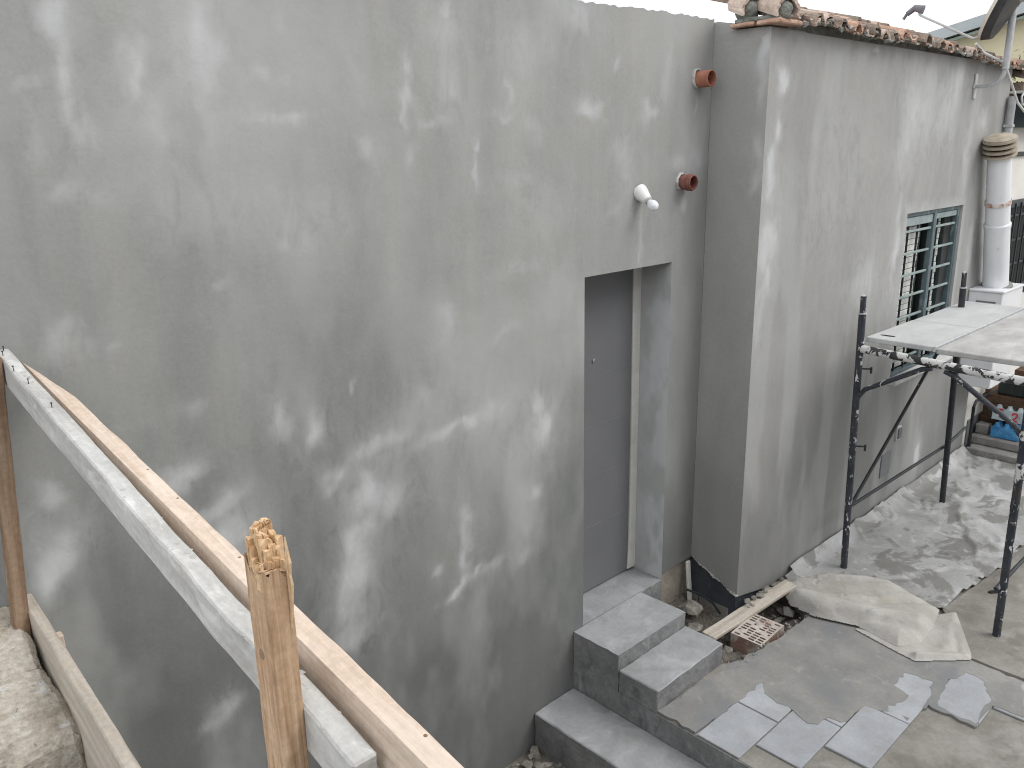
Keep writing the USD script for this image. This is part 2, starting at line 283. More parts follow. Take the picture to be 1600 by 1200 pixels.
mat('deck_board', [(0, (0.40, 0.405, 0.41)), (.5, (0.47, 0.475, 0.48)), (1, (0.55, 0.555, 0.56))], 2.4, (1, 2, 1), fine=(60, .06), rough=.7, splats=[((0.42, 0.40, 0.37), 5, .60, .72, (1, 2, 1), .5), ((0.24, 0.20, 0.17), 16, .71, .77, (1, 1, 1), .7)], bump=(40, .3, .002))
mat('deck_board_stained', [(0, (0.33, 0.325, 0.32)), (.5, (0.41, 0.405, 0.40)), (1, (0.50, 0.50, 0.50))], 3.4, (1, 2, 1), fine=(60, .08), rough=.7, splats=[((0.36, 0.29, 0.24), 7, .575, .70, (1, 2.5, 1), .55), ((0.20, 0.16, 0.13), 18, .69, .76, (1, 1, 1), .7)], bump=(40, .3, .002))
mat('roof_clay', [(0, (0.14, 0.11, 0.09)), (.5, (0.23, 0.175, 0.14)), (1, (0.35, 0.28, 0.235))], 6, fine=(50, .25), splats=[((0.13, 0.125, 0.10), 9, .52, .66, (1, 1, 1), .7), ((0.52, 0.47, 0.41), 16, .62, .72, (1, 1, 1), .7)], bump=(50, .6, .006))
mat('roof_clay_bright', [(0, (0.32, 0.18, 0.12)), (.5, (0.45, 0.275, 0.20)), (1, (0.57, 0.41, 0.33))], 7, fine=(50, .15), splats=[((0.60, 0.50, 0.42), 12, .60, .72, (1, 1, 1), .6)], bump=(50, .4, .004))
mat('roof_clay_pale', [(0, (0.38, 0.285, 0.235)), (.5, (0.49, 0.385, 0.325)), (1, (0.60, 0.495, 0.43))], 7, fine=(50, .15), splats=[((0.25, 0.22, 0.18), 10, .58, .70, (1, 1, 1), .6)], bump=(50, .4, .004))
mat('roof_mortar', [(0, (0.13, 0.135, 0.12)), (1, (0.27, 0.275, 0.25))], 12, fine=(60, .25), bump=(40, .8, .01))
mat('drain_clay', [(0, (0.24, 0.085, 0.05)), (1, (0.42, 0.19, 0.13))], 14, rough=.55, spec=.4, splats=[((0.6, 0.55, 0.52), 24, .66, .72, (1, 1, 1), .7)], bump=(60, .2, .001))
mat('drain_clay_dark', [(0, (0.13, 0.045, 0.035)), (1, (0.27, 0.12, 0.095))], 14, rough=.5, spec=.4, splats=[((0.5, 0.42, 0.38), 24, .66, .72, (1, 1, 1), .6)])
mat('pipe_inside', [(0, (0.02, 0.015, 0.012)), (1, (0.04, 0.03, 0.025))], 5)
mat('collar_mortar', [(0, (0.33, 0.33, 0.32)), (1, (0.56, 0.555, 0.54))], 14, bump=(40, .8, .008))
mat('white_plastic', [(0, (0.72, 0.73, 0.72)), (1, (0.82, 0.82, 0.81))], 8, rough=.35, spec=.5)
mat('bulb_white', [(0, (0.76, 0.77, 0.82)), (1, (0.82, 0.83, 0.87))], 8, rough=.25, spec=.5)
mat('door_grey', [(0, (0.150, 0.153, 0.163)), (1, (0.168, 0.170, 0.179))], 3, rough=.45, spec=.4, fine=(120, .04), bump=(160, .12, .001))
mat('door_groove_glint', [(0, (0.17, 0.17, 0.175)), (1, (0.25, 0.25, 0.25))], 9)  # paler than the leaf: light caught by the grooves, put into the colour
mat('dark_plaster', [(0, (0.155, 0.165, 0.175)), (1, (0.20, 0.205, 0.21))], 8, fine=(60, .08))
mat('cream_trim', [(0, (0.62, 0.615, 0.58)), (1, (0.74, 0.73, 0.70))], 8, rough=.5, fine=(60, .05))
mat('chrome', [(0, (0.5, 0.5, 0.5)), (1, (0.6, 0.6, 0.6))], 3, rough=.25, metallic=1.0)
mat('green_metal', [(0, (0.06, 0.095, 0.108)), (1, (0.11, 0.15, 0.165))], 9, rough=.45, spec=.4, splats=[((0.36, 0.43, 0.45), 13, .56, .70, (1, 1, .4), .7)])
mat('green_metal_light', [(0, (0.20, 0.26, 0.26)), (1, (0.34, 0.40, 0.40))], 9, rough=.45, spec=.4)
mat('bar_black', [(0, (0.012, 0.014, 0.018)), (1, (0.03, 0.035, 0.04))], 9, rough=.5)
mat('blind_white', [(0, (0.60, 0.60, 0.57)), (1, (0.74, 0.74, 0.71))], 7, rough=.5, spec=.3)
mat('window_dark', [(0, (0.01, 0.014, 0.016)), (1, (0.022, 0.028, 0.03))], 4, rough=.6, spec=.2)
mat('dark_green_frame', [(0, (0.02, 0.045, 0.042)), (1, (0.035, 0.065, 0.06))], 8, rough=.4)
mat('sill_stone', [(0, (0.52, 0.52, 0.51)), (1, (0.66, 0.66, 0.65))], 9, fine=(60, .08))
mat('white_wall', [(0, (0.66, 0.64, 0.60)), (1, (0.76, 0.74, 0.70))], 2.5, fine=(50, .04), splats=[((0.5, 0.47, 0.42), 4, .64, .76, (1, 1, .4), .4)], bump=(60, .3, .003))
mat('flue_white', [(0, (0.70, 0.72, 0.75)), (1, (0.80, 0.81, 0.83))], 5, (1, 1, .4), rough=.35, spec=.5, splats=[((0.45, 0.42, 0.38), 9, .66, .76, (1, 1, .4), .5)])
mat('flue_cap', [(0, (0.34, 0.29, 0.23)), (1, (0.50, 0.44, 0.36))], 14, rough=.6)
mat('rust', [(0, (0.74, 0.74, 0.74)), (1, (0.66, 0.62, 0.58))], 12, splats=[((0.40, 0.15, 0.07), 7, .52, .62, (1, 1, 1), .9)])
mat('grey_plinth', [(0, (0.13, 0.13, 0.135)), (1, (0.19, 0.19, 0.195))], 6, fine=(60, .1))
mat('shutter_dark', [(0, (0.04, 0.05, 0.056)), (1, (0.06, 0.07, 0.076))], 5, rough=.5)
mat('galvanised', [(0, (0.40, 0.41, 0.42)), (1, (0.54, 0.55, 0.56))], 18, rough=.5, metallic=.1)
mat('dish_face', [(0, (0.58, 0.54, 0.47)), (1, (0.68, 0.64, 0.57))], 6, rough=.5)
mat('dish_back', [(0, (0.035, 0.035, 0.038)), (1, (0.07, 0.07, 0.072))], 9, rough=.6)
mat('lnb_grey', [(0, (0.10, 0.095, 0.12)), (1, (0.2, 0.19, 0.22))], 12, rough=.5)
mat('cable_white', [(0, (0.55, 0.55, 0.54)), (1, (0.7, 0.7, 0.69))], 8, rough=.5)
mat('shelf_wood', [(0, (0.05, 0.03, 0.018)), (1, (0.12, 0.07, 0.045))], 4, (1, 2, 12), fine=(60, .2))
mat('crate_green', [(0, (0.02, 0.03, 0.028)), (1, (0.04, 0.05, 0.048))], 6, rough=.4)
mat('pack_film', [(0, (0.34, 0.44, 0.47)), (.5, (0.48, 0.56, 0.58)), (1, (0.70, 0.75, 0.77))], 14, rough=.25, spec=.5, splats=[((0.10, 0.33, 0.30), 11, .60, .66, (1, 1, 1), .8)], bump=(30, .6, .01))
mat('pack_blue', [(0, (0.03, 0.16, 0.36)), (.5, (0.05, 0.25, 0.52)), (1, (0.13, 0.36, 0.62))], 12, rough=.25, spec=.5, bump=(30, .6, .01))
mat('print_red', [(0, (0.55, 0.04, 0.06)), (1, (0.62, 0.06, 0.08))], 5, rough=.4)
mat('block_grey', [(0, (0.2, 0.195, 0.185)), (1, (0.3, 0.29, 0.28))], 9, fine=(60, .2), bump=(50, .6, .006))
mat('yellow_wall', [(0, (0.66, 0.60, 0.42)), (1, (0.74, 0.68, 0.50))], 1.2, fine=(20, .04))
mat('roof_sheet', [(0, (0.34, 0.38, 0.40)), (1, (0.44, 0.48, 0.50))], 1.5)
mat('roof_fascia', [(0, (0.22, 0.27, 0.24)), (1, (0.3, 0.35, 0.31))], 2)
mat('bark', [(0, (0.07, 0.05, 0.035)), (1, (0.14, 0.11, 0.08))], 9, (3, 3, .6), bump=(30, .8, .01))
mat('grey_house_wall', [(0, (0.36, 0.35, 0.33)), (1, (0.46, 0.45, 0.43))], 1.2, fine=(30, .06))
N = {'o': ('geometry', {}), 'n': ('noise_texture', {'scale': 3.0, 'detail': 4.0}), 'r': ('rgb_ramp', {'ramp': [(0.3, (0.045, 0.07, 0.03)), (0.7, (0.10, 0.13, 0.055))]}),
     'd': ('diffuse_bsdf', {}), 't': ('translucent_bsdf', {}), 'm': ('mix_closure', {'fac': 0.3})}
MAT['leaf'] = usdkit.material(stage, '/World/Looks/leaf', N, [('o.position', 'n.vector'), ('n.fac', 'r.fac'), ('r.color', 'd.color'), ('r.color', 't.color'), ('d.BSDF', 'm.closure1'), ('t.BSDF', 'm.closure2')], surface='m.closure')

# ------------------------------------------------------------------ the setting
solo('ground', prism(Polygon([(-150, -150), (150, -150), (150, 150), (-150, 150)]), -1.6, -0.62), 'dirt', kind='structure')
PIT = [(0.56, -0.02), (0.56, -0.345), (0.555, -0.615), (0.66, -0.70), (0.76, -0.672), (0.84, -0.715), (0.95, -0.70), (1.05, -0.735), (1.16, -0.712), (1.26, -0.74), (1.38, -0.715),
       (1.50, -0.64), (1.62, -0.52), (1.66, -0.40), (1.62, -0.372), (1.122, -0.372), (1.118, -0.02)]
pit = Polygon(PIT)
def jag(poly, step, amp, seed):
    c = np.array(poly.exterior.coords); r = np.random.default_rng(seed); out = []
    for a, b in zip(c[:-1], c[1:]):
        n = max(1, int(np.linalg.norm(b - a) / step))
        for i in range(n): out.append(a + (b - a) * i / n + r.normal(size=2) * amp * (i > 0))
    g = Polygon(out).buffer(0); return max(g.geoms, key=lambda q: q.area) if hasattr(g, 'geoms') else g
slab_poly = Polygon([(-0.08, -6.0), (14, -6.0), (14, -0.36), (1.15, -0.36), (1.15, 0.0), (-0.08, 0.0)]).difference(jag(pit, .05, .008, 3))
pav = thing('pavement', None, None, (2, -2, -0.6), kind='structure')
slab = rough(prism(slab_poly, -0.61, -0.235), .35, .0, 1, 1)
part('slab', slab, 'slab_concrete', pav)
# front face of the slab is a rendered riser, a little proud of it
part('riser', box((-0.088, -6, -0.61), (-0.0805, -0.002, -0.237), .002), 'step_side_shaded', pav)
# grey paving tiles, laid in stepped rows
def tile(x0, x1, y0, y1, k):
    r = np.random.default_rng(900 + k)
    m = box((x0, y0, -0.2345), (x1, y1, -0.2225 + r.uniform(-.0015, .0015)), .0025)
    m.apply_translation((-(x0 + x1) / 2, -(y0 + y1) / 2, 0)); a = r.normal() * .004
    m.apply_transform(trimesh.transformations.rotation_matrix(a, (0, 0, 1))); m.apply_translation(((x0 + x1) / 2, (y0 + y1) / 2, 0))
    part('tile', m, 'grey_tile_%s' % 'abc'[k % 3], pav)
k = 0
for (ya, yb, xs) in [(-1.127, -0.875, [-0.083, 0.303, 0.76, 1.22]), (-1.382, -1.133, [0.066, 0.505, 0.972, 1.43]), (-1.626, -1.388, [0.304, 0.778, 1.262, 1.60]), (-1.884, -1.632, [1.01, 1.475, 1.60]), (-2.14, -1.89, [1.235, 1.60])]:
    for x0, x1 in zip(xs[:-1], xs[1:]):
        tile(x0 + .004, x1 - .004, ya + .001, yb - .001, k); k += 1
for (x0, x1, y0, y1) in [(3.62, 4.07, -1.62, -1.36), (4.08, 4.55, -1.62, -1.36), (3.85, 4.32, -1.88, -1.63), (4.35, 4.75, -1.30, -1.05)]:
    tile(x0, x1, y0, y1, k); k += 1
# older tan slabs that stand a finger above the tiles
for poly in ([(1.625, -1.64), (1.612, -2.06), (3.02, -2.10), (3.06, -1.42), (2.08, -1.32)], [(1.612, -2.075), (1.60, -2.7), (3.0, -2.75), (3.02, -2.115)], [(3.04, -2.1), (3.075, -1.66), (3.6, -1.655), (3.84, -1.9), (4.4, -1.9), (4.4, -2.1)]):
    m = prism(jag(Polygon(poly), .12, .004, 5), -0.2342, -0.2135); part('old_slab', m, 'slab_concrete', pav)
FILM = [(-0.078, -0.617), (0.599, -0.664), (0.70, -0.70), (0.898, -0.715), (1.124, -0.735), (1.396, -0.735), (1.62, -0.60), (1.9, -0.9), (1.9, -1.38), (1.615, -1.63), (1.60, -1.938), (1.262, -2.034), (1.245, -1.882), (0.999, -1.879), (1.012, -1.634), (0.798, -1.606), (0.836, -1.533), (0.775, -1.472), (0.761, -1.397), (0.662, -1.381), (0.538, -1.369), (0.529, -1.301), (0.435, -1.287), (0.406, -1.244), (0.445, -1.142), (0.46, -1.103), (0.44, -1.045), (0.468, -0.954), (0.549, -0.895), (0.315, -0.886), (-0.01, -0.868), (-0.078, -0.863)]
H1 = [(1.21, -1.423), (1.242, -1.575), (1.124, -1.612), (0.827, -1.621), (0.806, -1.504), (0.855, -1.483), (0.936, -1.526), (1.017, -1.529), (1.049, -1.43)]
H2 = [(1.464, -1.678), (1.446, -1.78), (1.273, -1.864), (1.026, -1.87), (1.04, -1.677), (1.201, -1.649), (1.328, -1.628)]
film = jag(Polygon(FILM), .04, .007, 11).difference(jag(Polygon(H1), .03, .008, 12)).difference(jag(Polygon(H2), .03, .008, 13)).difference(jag(pit, .05, .008, 3))
part('mortar_film', prism(film, -0.2338, -0.2202), 'mortar_film', pav, label='thin wet mortar smeared over the tiles', kind='stuff')
crumbs = [chunk((x, y, -0.222), rng.uniform(.006, .016), 40 + i) for i, (x, y) in enumerate([(0.56 + .9 * t + rng.normal() * .02, -0.70 - .02 * math.sin(9 * t) + rng.normal() * .012) for t in np.linspace(0, 1, 34)])]
part('mortar_crumb', cat(*crumbs), 'mortar_film', pav, kind='stuff')

# terrace on which the photographer stands, with the rough stone kerb at its edge
solo('terrace', cat(box((-9, -7, -0.62), (-2.90, -0.61, 1.08), .02), box((-2.899, -7, -0.62), (-1.75, -2.05, 1.08), .02)), 'retaining_concrete', kind='structure')  # second box is an unseen extension, added to darken the wall foot

oh = thing('added_facing_house', "unseen plain grey house added to shade the yard from behind the viewer's terrace", 'house', (-4, -8, -.6))
part('wall', box((-9, -11, -.6), (2.2, -5.6, 4.6), .01), 'grey_house_wall', oh); part('roof', box((-9.3, -11.3, 4.601), (2.5, -5.2, 4.8), .02), 'roof_clay', oh)  # unseen house, added to keep sky light off the lower wall
for x in (-6.5, -3.2, .2): w = part('window', box((x - .55, -5.605, 2.2), (x + .55, -5.59, 3.5), .004), 'window_dark', oh); part('sill', box((x - .65, -5.62, 2.14), (x + .65, -5.5, 2.195), .004), 'sill_stone', w)
# ------------------------------------------------------------------ rendered walls
def marks_at(u, z, spec, seed, gain=1.0):
    """Sum of soft trowel marks (centre u z, half sizes, tilt, strength), their outlines broken up by noise."""
    p = np.stack([u * 9, z * 9, np.full_like(u, seed)], 1)
    wu = (meshkit.fbm(p, 4, seed) - .5) * .085; wz = (meshkit.fbm(p + 40, 4, seed + 9) - .5) * .10
    st = meshkit.fbm(np.stack([u * 26, z * 11, np.full_like(u, seed + .5)], 1), 4, seed + 3)
    out = np.zeros_like(u)
    for s in spec.split(';'):
        cu, cz, a, b, t, k = map(float, s.split()); t = math.radians(t)
        a *= 1.12; b *= 1.12; k *= .74 + .26 * min(1, max(0, (2.4 - cz) / 1.2)); k *= gain
        near = (np.abs(u - cu) < 4.5 * max(a, b) + .1) & (np.abs(z - cz) < 4.5 * max(a, b) + .1)
        du, dz = u[near] + wu[near] - cu, z[near] + wz[near] - cz
        x, y = du * math.cos(t) + dz * math.sin(t), -du * math.sin(t) + dz * math.cos(t)
        r = np.sqrt((x / a) ** 2 + (y / b) ** 2)
        val = k * (.85 * np.exp(-(r / .95) ** 2.6) + .22 * np.exp(-(r / 1.9) ** 2)) * np.clip(.25 + 1.5 * st[near], .1, 1.1)
        out[near] = 1 - (1 - out[near]) * (1 - np.clip(val, 0, 1))
    return out

LEFT_MARKS = "0.47 2.30 0.010 0.10 0 0.55;0.45 2.16 0.008 0.06 0 0.45;0.955 2.99 0.012 0.07 0 0.55;0.93 3.05 0.02 0.03 0 0.4;-2.44 3.19 0.039 0.054 0 0.80;-2.42 3.09 0.026 0.111 0 0.60;-2.42 3.01 0.015 0.034 0 0.80;-2.52 3.01 0.038 0.018 20 0.40;-2.42 2.91 0.013 0.048 0 0.60;-2.42 2.82 0.023 0.048 0 0.60;-2.37 2.89 0.015 0.048 0 0.40;-2.35 2.82 0.019 0.049 0 0.30;-2.21 3.07 0.037 0.088 -12 0.50;-2.20 3.02 0.018 0.059 -8 0.75;-2.16 2.90 0.032 0.071 -20 0.35;-2.15 2.81 0.026 0.052 -15 0.30;-1.96 3.18 0.032 0.081 -6 0.70;-1.95 3.09 0.046 0.083 0 0.50;-2.01 3.06 0.067 0.123 0 0.30;-1.96 2.94 0.081 0.106 0 0.30;-1.72 2.90 0.103 0.018 0 0.50;-1.75 3.04 0.035 0.031 0 0.40;-1.66 3.20 0.021 0.033 0 0.30;-1.65 3.04 0.021 0.033 0 0.30;-1.62 2.90 0.032 0.018 0 0.60;-2.48 2.66 0.037 0.016 0 0.50;-2.42 2.64 0.057 0.024 0 0.30;-2.53 2.85 0.053 0.112 0 0.20;-1.11 3.12 0.019 0.044 0 0.70;-1.12 2.97 0.020 0.075 0 0.90;-1.12 2.87 0.013 0.038 0 0.50;-1.10 2.74 0.020 0.057 0 0.50;-0.89 3.31 0.024 0.035 0 0.80;-0.88 3.22 0.077 0.063 0 0.35;-0.89 3.02 0.089 0.117 0 0.30;-0.98 2.90 0.070 0.018 0 0.50;-0.87 3.02 0.029 0.021 0 0.60;-0.73 2.77 0.015 0.022 0 0.90;-0.73 2.67 0.012 0.070 0 0.80;-1.34 2.79 0.049 0.044 0 0.55;-1.27 2.74 0.025 0.045 0 0.35;-1.34 3.10 0.018 0.042 0 0.35;-0.53 3.03 0.020 0.055 0 0.60;-0.55 2.92 0.061 0.014 0 0.60;-0.36 2.86 0.043 0.044 0 0.40;-0.42 3.20 0.166 0.124 0 0.30;-0.50 2.64 0.105 0.044 0 0.25;-0.07 3.39 0.115 0.071 0 0.50;0.04 2.94 0.088 0.031 0 0.90;0.01 2.98 0.039 0.037 0 0.60;0.25 3.17 0.021 0.019 0 0.60;0.55 2.93 0.069 0.033 0 0.70;0.52 2.98 0.028 0.040 0 0.60;0.69 3.23 0.035 0.098 0 0.30;0.66 3.06 0.035 0.067 0 0.30;0.31 2.73 0.076 0.083 0 0.40;0.37 2.58 0.044 0.102 0 0.40;0.82 2.68 0.063 0.043 0 0.70;1.00 2.68 0.053 0.055 0 0.50;0.86 2.44 0.032 0.052 0 0.60;1.05 2.86 0.026 0.090 0 0.30;0.61 2.39 0.030 0.036 0 0.30;-2.55 2.17 0.066 0.052 20 0.35;-2.52 2.24 0.023 0.025 0 0.30;-2.41 2.13 0.024 0.013 20 0.35;-2.00 2.31 0.034 0.019 20 0.35;-1.73 2.43 0.021 0.043 0 0.40;-1.63 2.43 0.042 0.049 0 0.35;-1.81 1.76 0.041 0.065 0 0.35;-2.16 1.87 0.070 0.024 10 0.25;-0.94 2.04 0.045 0.065 15 0.45;-0.98 1.96 0.037 0.036 20 0.25;-0.58 1.90 0.107 0.026 15 0.25;-0.44 2.21 0.154 0.038 0 0.25;-0.36 1.50 0.038 0.049 0 0.80;-0.33 1.35 0.082 0.089 0 0.90;-0.83 1.50 0.041 0.026 0 0.90;-0.97 1.50 0.155 0.019 10 0.60;-0.68 1.52 0.077 0.033 10 0.45;-1.11 1.68 0.036 0.045 0 0.30;-1.67 1.73 0.017 0.049 0 0.40;-1.67 1.64 0.041 0.027 30 0.50;-1.47 1.80 0.009 0.022 0 0.40;-1.33 1.52 0.135 0.030 10 0.40;-1.59 1.46 0.043 0.023 30 0.50;-1.62 1.39 0.018 0.040 -30 0.50;-1.40 1.53 0.082 0.023 15 0.40;-1.43 1.34 0.033 0.089 0 0.60;-1.47 1.29 0.046 0.042 0 0.80;-1.33 1.26 0.086 0.046 0 0.40;-1.34 1.19 0.052 0.062 0 0.30;-1.49 1.14 0.039 0.045 0 0.75;-1.53 1.06 0.036 0.091 8 0.95;-1.52 0.93 0.072 0.062 0 0.60;-1.56 0.92 0.029 0.055 0 0.80;-1.58 0.80 0.058 0.062 0 0.50;-1.57 0.67 0.082 0.064 0 0.30;-1.61 0.65 0.097 0.047 30 0.20;-1.47 1.10 0.060 0.092 0 0.40;-0.90 1.01 0.029 0.075 0 0.50;-0.89 0.86 0.033 0.104 0 0.45;-0.89 0.76 0.025 0.053 0 0.70;-0.82 0.68 0.043 0.018 30 0.60;-0.96 0.62 0.058 0.014 15 0.80;-0.92 0.65 0.021 0.035 0 0.70;-1.05 0.78 0.020 0.021 0 0.50;-0.71 0.67 0.067 0.029 20 0.35;-0.48 0.64 0.058 0.038 0 0.30;-0.40 0.99 0.039 0.037 0 0.50;-0.51 1.27 0.046 0.105 0 0.30;-2.24 1.63 0.092 0.044 12 0.70;-2.67 1.70 0.037 0.033 0 0.50;-2.71 1.43 0.047 0.090 -30 0.80;-2.65 1.50 0.067 0.045 30 0.50;-2.74 1.37 0.022 0.045 0 0.80;-2.74 1.58 0.054 0.066 0 0.30;-2.09 1.33 0.101 0.066 15 0.80;-2.11 1.46 0.111 0.026 20 0.55;-2.06 1.21 0.064 0.040 0 0.60;-2.21 0.58 0.051 0.043 0 0.30;-2.16 0.61 0.057 0.052 30 0.40;-2.25 0.56 0.030 0.028 0 0.30;-1.81 1.75 0.033 0.092 0 0.35;-1.66 1.67 0.029 0.068 -20 0.50;-1.19 1.64 0.177 0.090 10 0.18;-0.72 1.50 0.252 0.132 10 0.18;-1.34 1.38 0.204 0.181 0 0.20;-1.53 0.78 0.132 0.189 0 0.20;-1.62 2.55 0.222 0.097 0 0.20;-2.07 2.58 0.137 0.109 0 0.20;-0.30 2.46 0.227 0.124 0 0.20;0.24 2.43 0.065 0.027 0 0.35"
RIGHT_MARKS = "1.28 3.11 0.064 0.068 0 0.90;1.26 2.85 0.029 0.053 0 0.70;1.20 2.67 0.043 0.071 0 0.90;1.20 2.55 0.058 0.091 0 0.60;1.22 2.20 0.089 0.114 0 0.85;1.21 2.01 0.060 0.117 0 0.60;1.17 1.74 0.060 0.160 0 0.30;2.42 3.33 0.028 0.015 0 0.80;3.10 2.81 0.136 0.266 0 0.40;3.28 2.99 0.258 0.222 0 0.30;3.77 3.00 0.234 0.233 0 0.35;3.96 3.23 0.067 0.185 0 0.50;4.58 2.91 0.092 0.077 0 0.50;4.02 0.09 0.046 0.079 0 0.90;4.32 2.60 0.074 0.310 0 0.35;2.21 2.65 0.280 0.327 0 0.12;1.81 2.46 0.213 0.358 0 0.12;3.08 2.03 0.047 0.291 0 0.50;4.68 1.83 0.065 0.291 0 0.45;2.59 1.80 0.212 0.142 0 0.25"
RIGHT_DARK = "4.84 2.32 0.148 0.447 0 0.80;4.90 1.75 0.136 0.239 0 0.70;4.42 2.13 0.046 0.110 0 0.30;2.61 1.23 0.273 0.405 0 0.25;3.31 0.14 0.106 0.086 0 0.50;4.64 0.36 0.239 0.270 0 0.20;1.73 0.76 0.273 0.290 0 0.20"  # soft dark patches: stains by the flue, others low on the wall
PIER_MARKS = "-0.33 3.29 0.032 0.099 0 0.50;-0.34 2.71 0.024 0.070 0 0.40;-0.32 2.57 0.033 0.065 0 0.35;-0.34 3.09 0.024 0.102 0 0.30"


WALL_TOP = 3.445
def left_top(x):
    return WALL_TOP + .012 * np.sin(2.1 * x) + .02 * (meshkit.fbm(np.stack([x * 5, x * 0, x * 0], 1), 3, 5) - .5) + .02 * (meshkit.fbm(np.stack([x * 28, x * 0, x * 0], 1), 3, 6) - .5)
def left_pts(u, v):
    z = np.where(v > 3.0, 3.0 + (v - 3.0) * (left_top(u) - 3.0) / (WALL_TOP - 3.0), v)
    y = (meshkit.fbm(np.stack([u * 2.5, v * 0, z * 2.5], 1), 3, 2) - .5) * .010
    d = np.maximum.reduce([-u, u - .778, z - 2.10, np.zeros_like(u)]); ins = np.clip(d / .06, 0, 1)
    y = np.minimum(y * ins, .0)
    return np.stack([u, y, z], 1)
lw = thing('house_wall', 'tall freshly rendered grey house wall with pale trowel scrapes around the recessed door', 'house wall', (0, .2, -.62))
us, vs = ticks(-4.6, 1.108, .016, 0.0, .565, .778), ticks(-.7, WALL_TOP, .016, .045, 2.10)
P0, F0 = grid(us, vs, left_pts, lambda u, v: ~((u > 0) & (u < .778) & (v > 0.0) & (v < 2.10)) & ~((u > .565) & (v < .045)))
def damp_shade_left(u, z):  # darkens downward and to the left: damp mixed with painted shade
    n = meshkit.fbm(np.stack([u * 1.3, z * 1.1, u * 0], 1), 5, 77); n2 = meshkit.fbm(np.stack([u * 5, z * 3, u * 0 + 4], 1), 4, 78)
    damp_shade = 1.72 + .8 * (n - .5) * 2 + .2 * (n2 - .5) + 1.0 * np.clip((-.9 - u) / 1.2, 0, 1)
    return np.clip((damp_shade - z) / 1.5, 0, 1) * .88
m_l = marks_at(P0[:, 0], P0[:, 2], LEFT_MARKS, 1)
film_l = .25 * np.clip((meshkit.fbm(np.stack([P0[:, 0] * 6, P0[:, 2] * 2.4, P0[:, 0] * 0 + 9], 1), 4, 23) - .48) * 4, 0, 1) + np.clip((meshkit.fbm(np.stack([P0[:, 0] * 2.2, P0[:, 2] * 1.1, P0[:, 0] * 0 + 3], 1), 5, 21) - .50 + .05 * (P0[:, 2] - 2.0)) * 3.2, 0, .7)  # film mottling, plus painted light that grows towards the wall top
K0 = np.stack([m_l, damp_shade_left(P0[:, 0], P0[:, 2]) * (1 - m_l), film_l], 1)
def reveal(fn, us, vs, red):
    P, F = grid(us, vs, fn); return P, F, red(P)
def jamb_marks(P):
    a = meshkit.fbm(np.stack([P[:, 1] * 9 + .5, P[:, 2] * 4.5, P[:, 2] * 0 + 8], 1), 5, 61); b = meshkit.fbm(P * 22, 4, 62)
    r = np.clip((a - .40) * 5, 0, 1) * np.clip(.4 + 1.2 * b, 0, 1) * np.clip(1.25 - P[:, 1] / .22, .12, 1)
    return np.stack([np.clip(r + .34, 0, 1), P[:, 0] * 0, r * 0 + .6], 1)
none = lambda P: np.stack([P[:, 0] * 0, P[:, 0] * 0 + .15, P[:, 0] * 0], 1)
parts_w = [(P0, F0, K0),
    reveal(lambda u, v: np.stack([u * 0 + .778, u, v], 1), np.linspace(0, .34, 24), np.linspace(0, 2.10, 130), jamb_marks),
    reveal(lambda u, v: np.stack([u * 0, .34 - u, v], 1), np.linspace(0, .34, 8), np.linspace(0, 2.10, 40), none),
    reveal(lambda u, v: np.stack([.778 - u, v, u * 0 + 2.10], 1), np.linspace(0, .778, 20), np.linspace(0, .34, 8), none)]
tu = us
top_pts = np.stack([tu, left_pts(tu, np.full_like(tu, WALL_TOP))[:, 1], left_top(tu)], 1)
bk = top_pts + np.array([0, .36, 0]) ; bk[:, 2] += .015 * (meshkit.fbm(bk * 9, 3, 8) - .5)
n = len(tu); capP = np.vstack([top_pts, bk]); capF = np.vstack([[[i, i + 1, n + i + 1], [i, n + i + 1, n + i]] for i in range(n - 1)])
parts_w.append((capP, capF, np.zeros_like(capP) + (.15, .1, .2)))
off = 0; PP, FF, KK = [], [], []
for P, F, K in parts_w:
    PP.append(P); FF.append(F + off); KK.append(K); off += len(P)
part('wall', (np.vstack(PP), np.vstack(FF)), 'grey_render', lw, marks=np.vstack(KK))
part('wall_back', box((-4.6, .345, -.62), (2.0, .36, 3.43), 0), 'retaining_concrete', lw)
part('wall_foot', box((.781, .014, -.6), (1.12, .2, .12), .004), 'base_masonry', lw, label='bare tan masonry at the foot of the wall')
part('wall_foot', box((.567, .014, -.6), (.779, .2, -.245), .004), 'base_masonry', lw)
dr = part('door', box((-.05, .237, .012), (.716, .285, 2.12), .002), 'door_grey', lw, label='plain dark grey door leaf')
for z in (1.447, 1.124, .797, .46):
    part('groove_highlight', box((-.04, .2355, z - .0012), (.70, .2375, z + .0012), 0), 'door_groove_glint', dr)  # pale strips paint the light that the door lines catch
part('peephole', lathe([(0, .001), (.0005, .013), (.007, .012), (.008, .006), (.004, .005), (.003, .0)], (.348, .237, 1.539), (.348, .2, 1.539)), 'chrome', dr, smooth=30)
zz = np.linspace(.02, 2.09, 40); xx = .716 + .006 * np.sin(zz * 2.2) ; sP = []
for z, x in zip(zz, xx): sP += [(x - .002 - .012 * max(0, .25 - z) / .25, .229, z), (.7765, .222, z), (.7765, .262, z), (x, .262, z)]
sF = []
for i in range(39):
    for j in range(4): a, b = 4 * i + j, 4 * i + (j + 1) % 4; sF += [[a, b, b + 4], [a, b + 4, a + 4]]
part('frame_strip', (np.array(sP), np.array(sF)), 'cream_trim', lw, label='pale frame strip between door leaf and jamb')

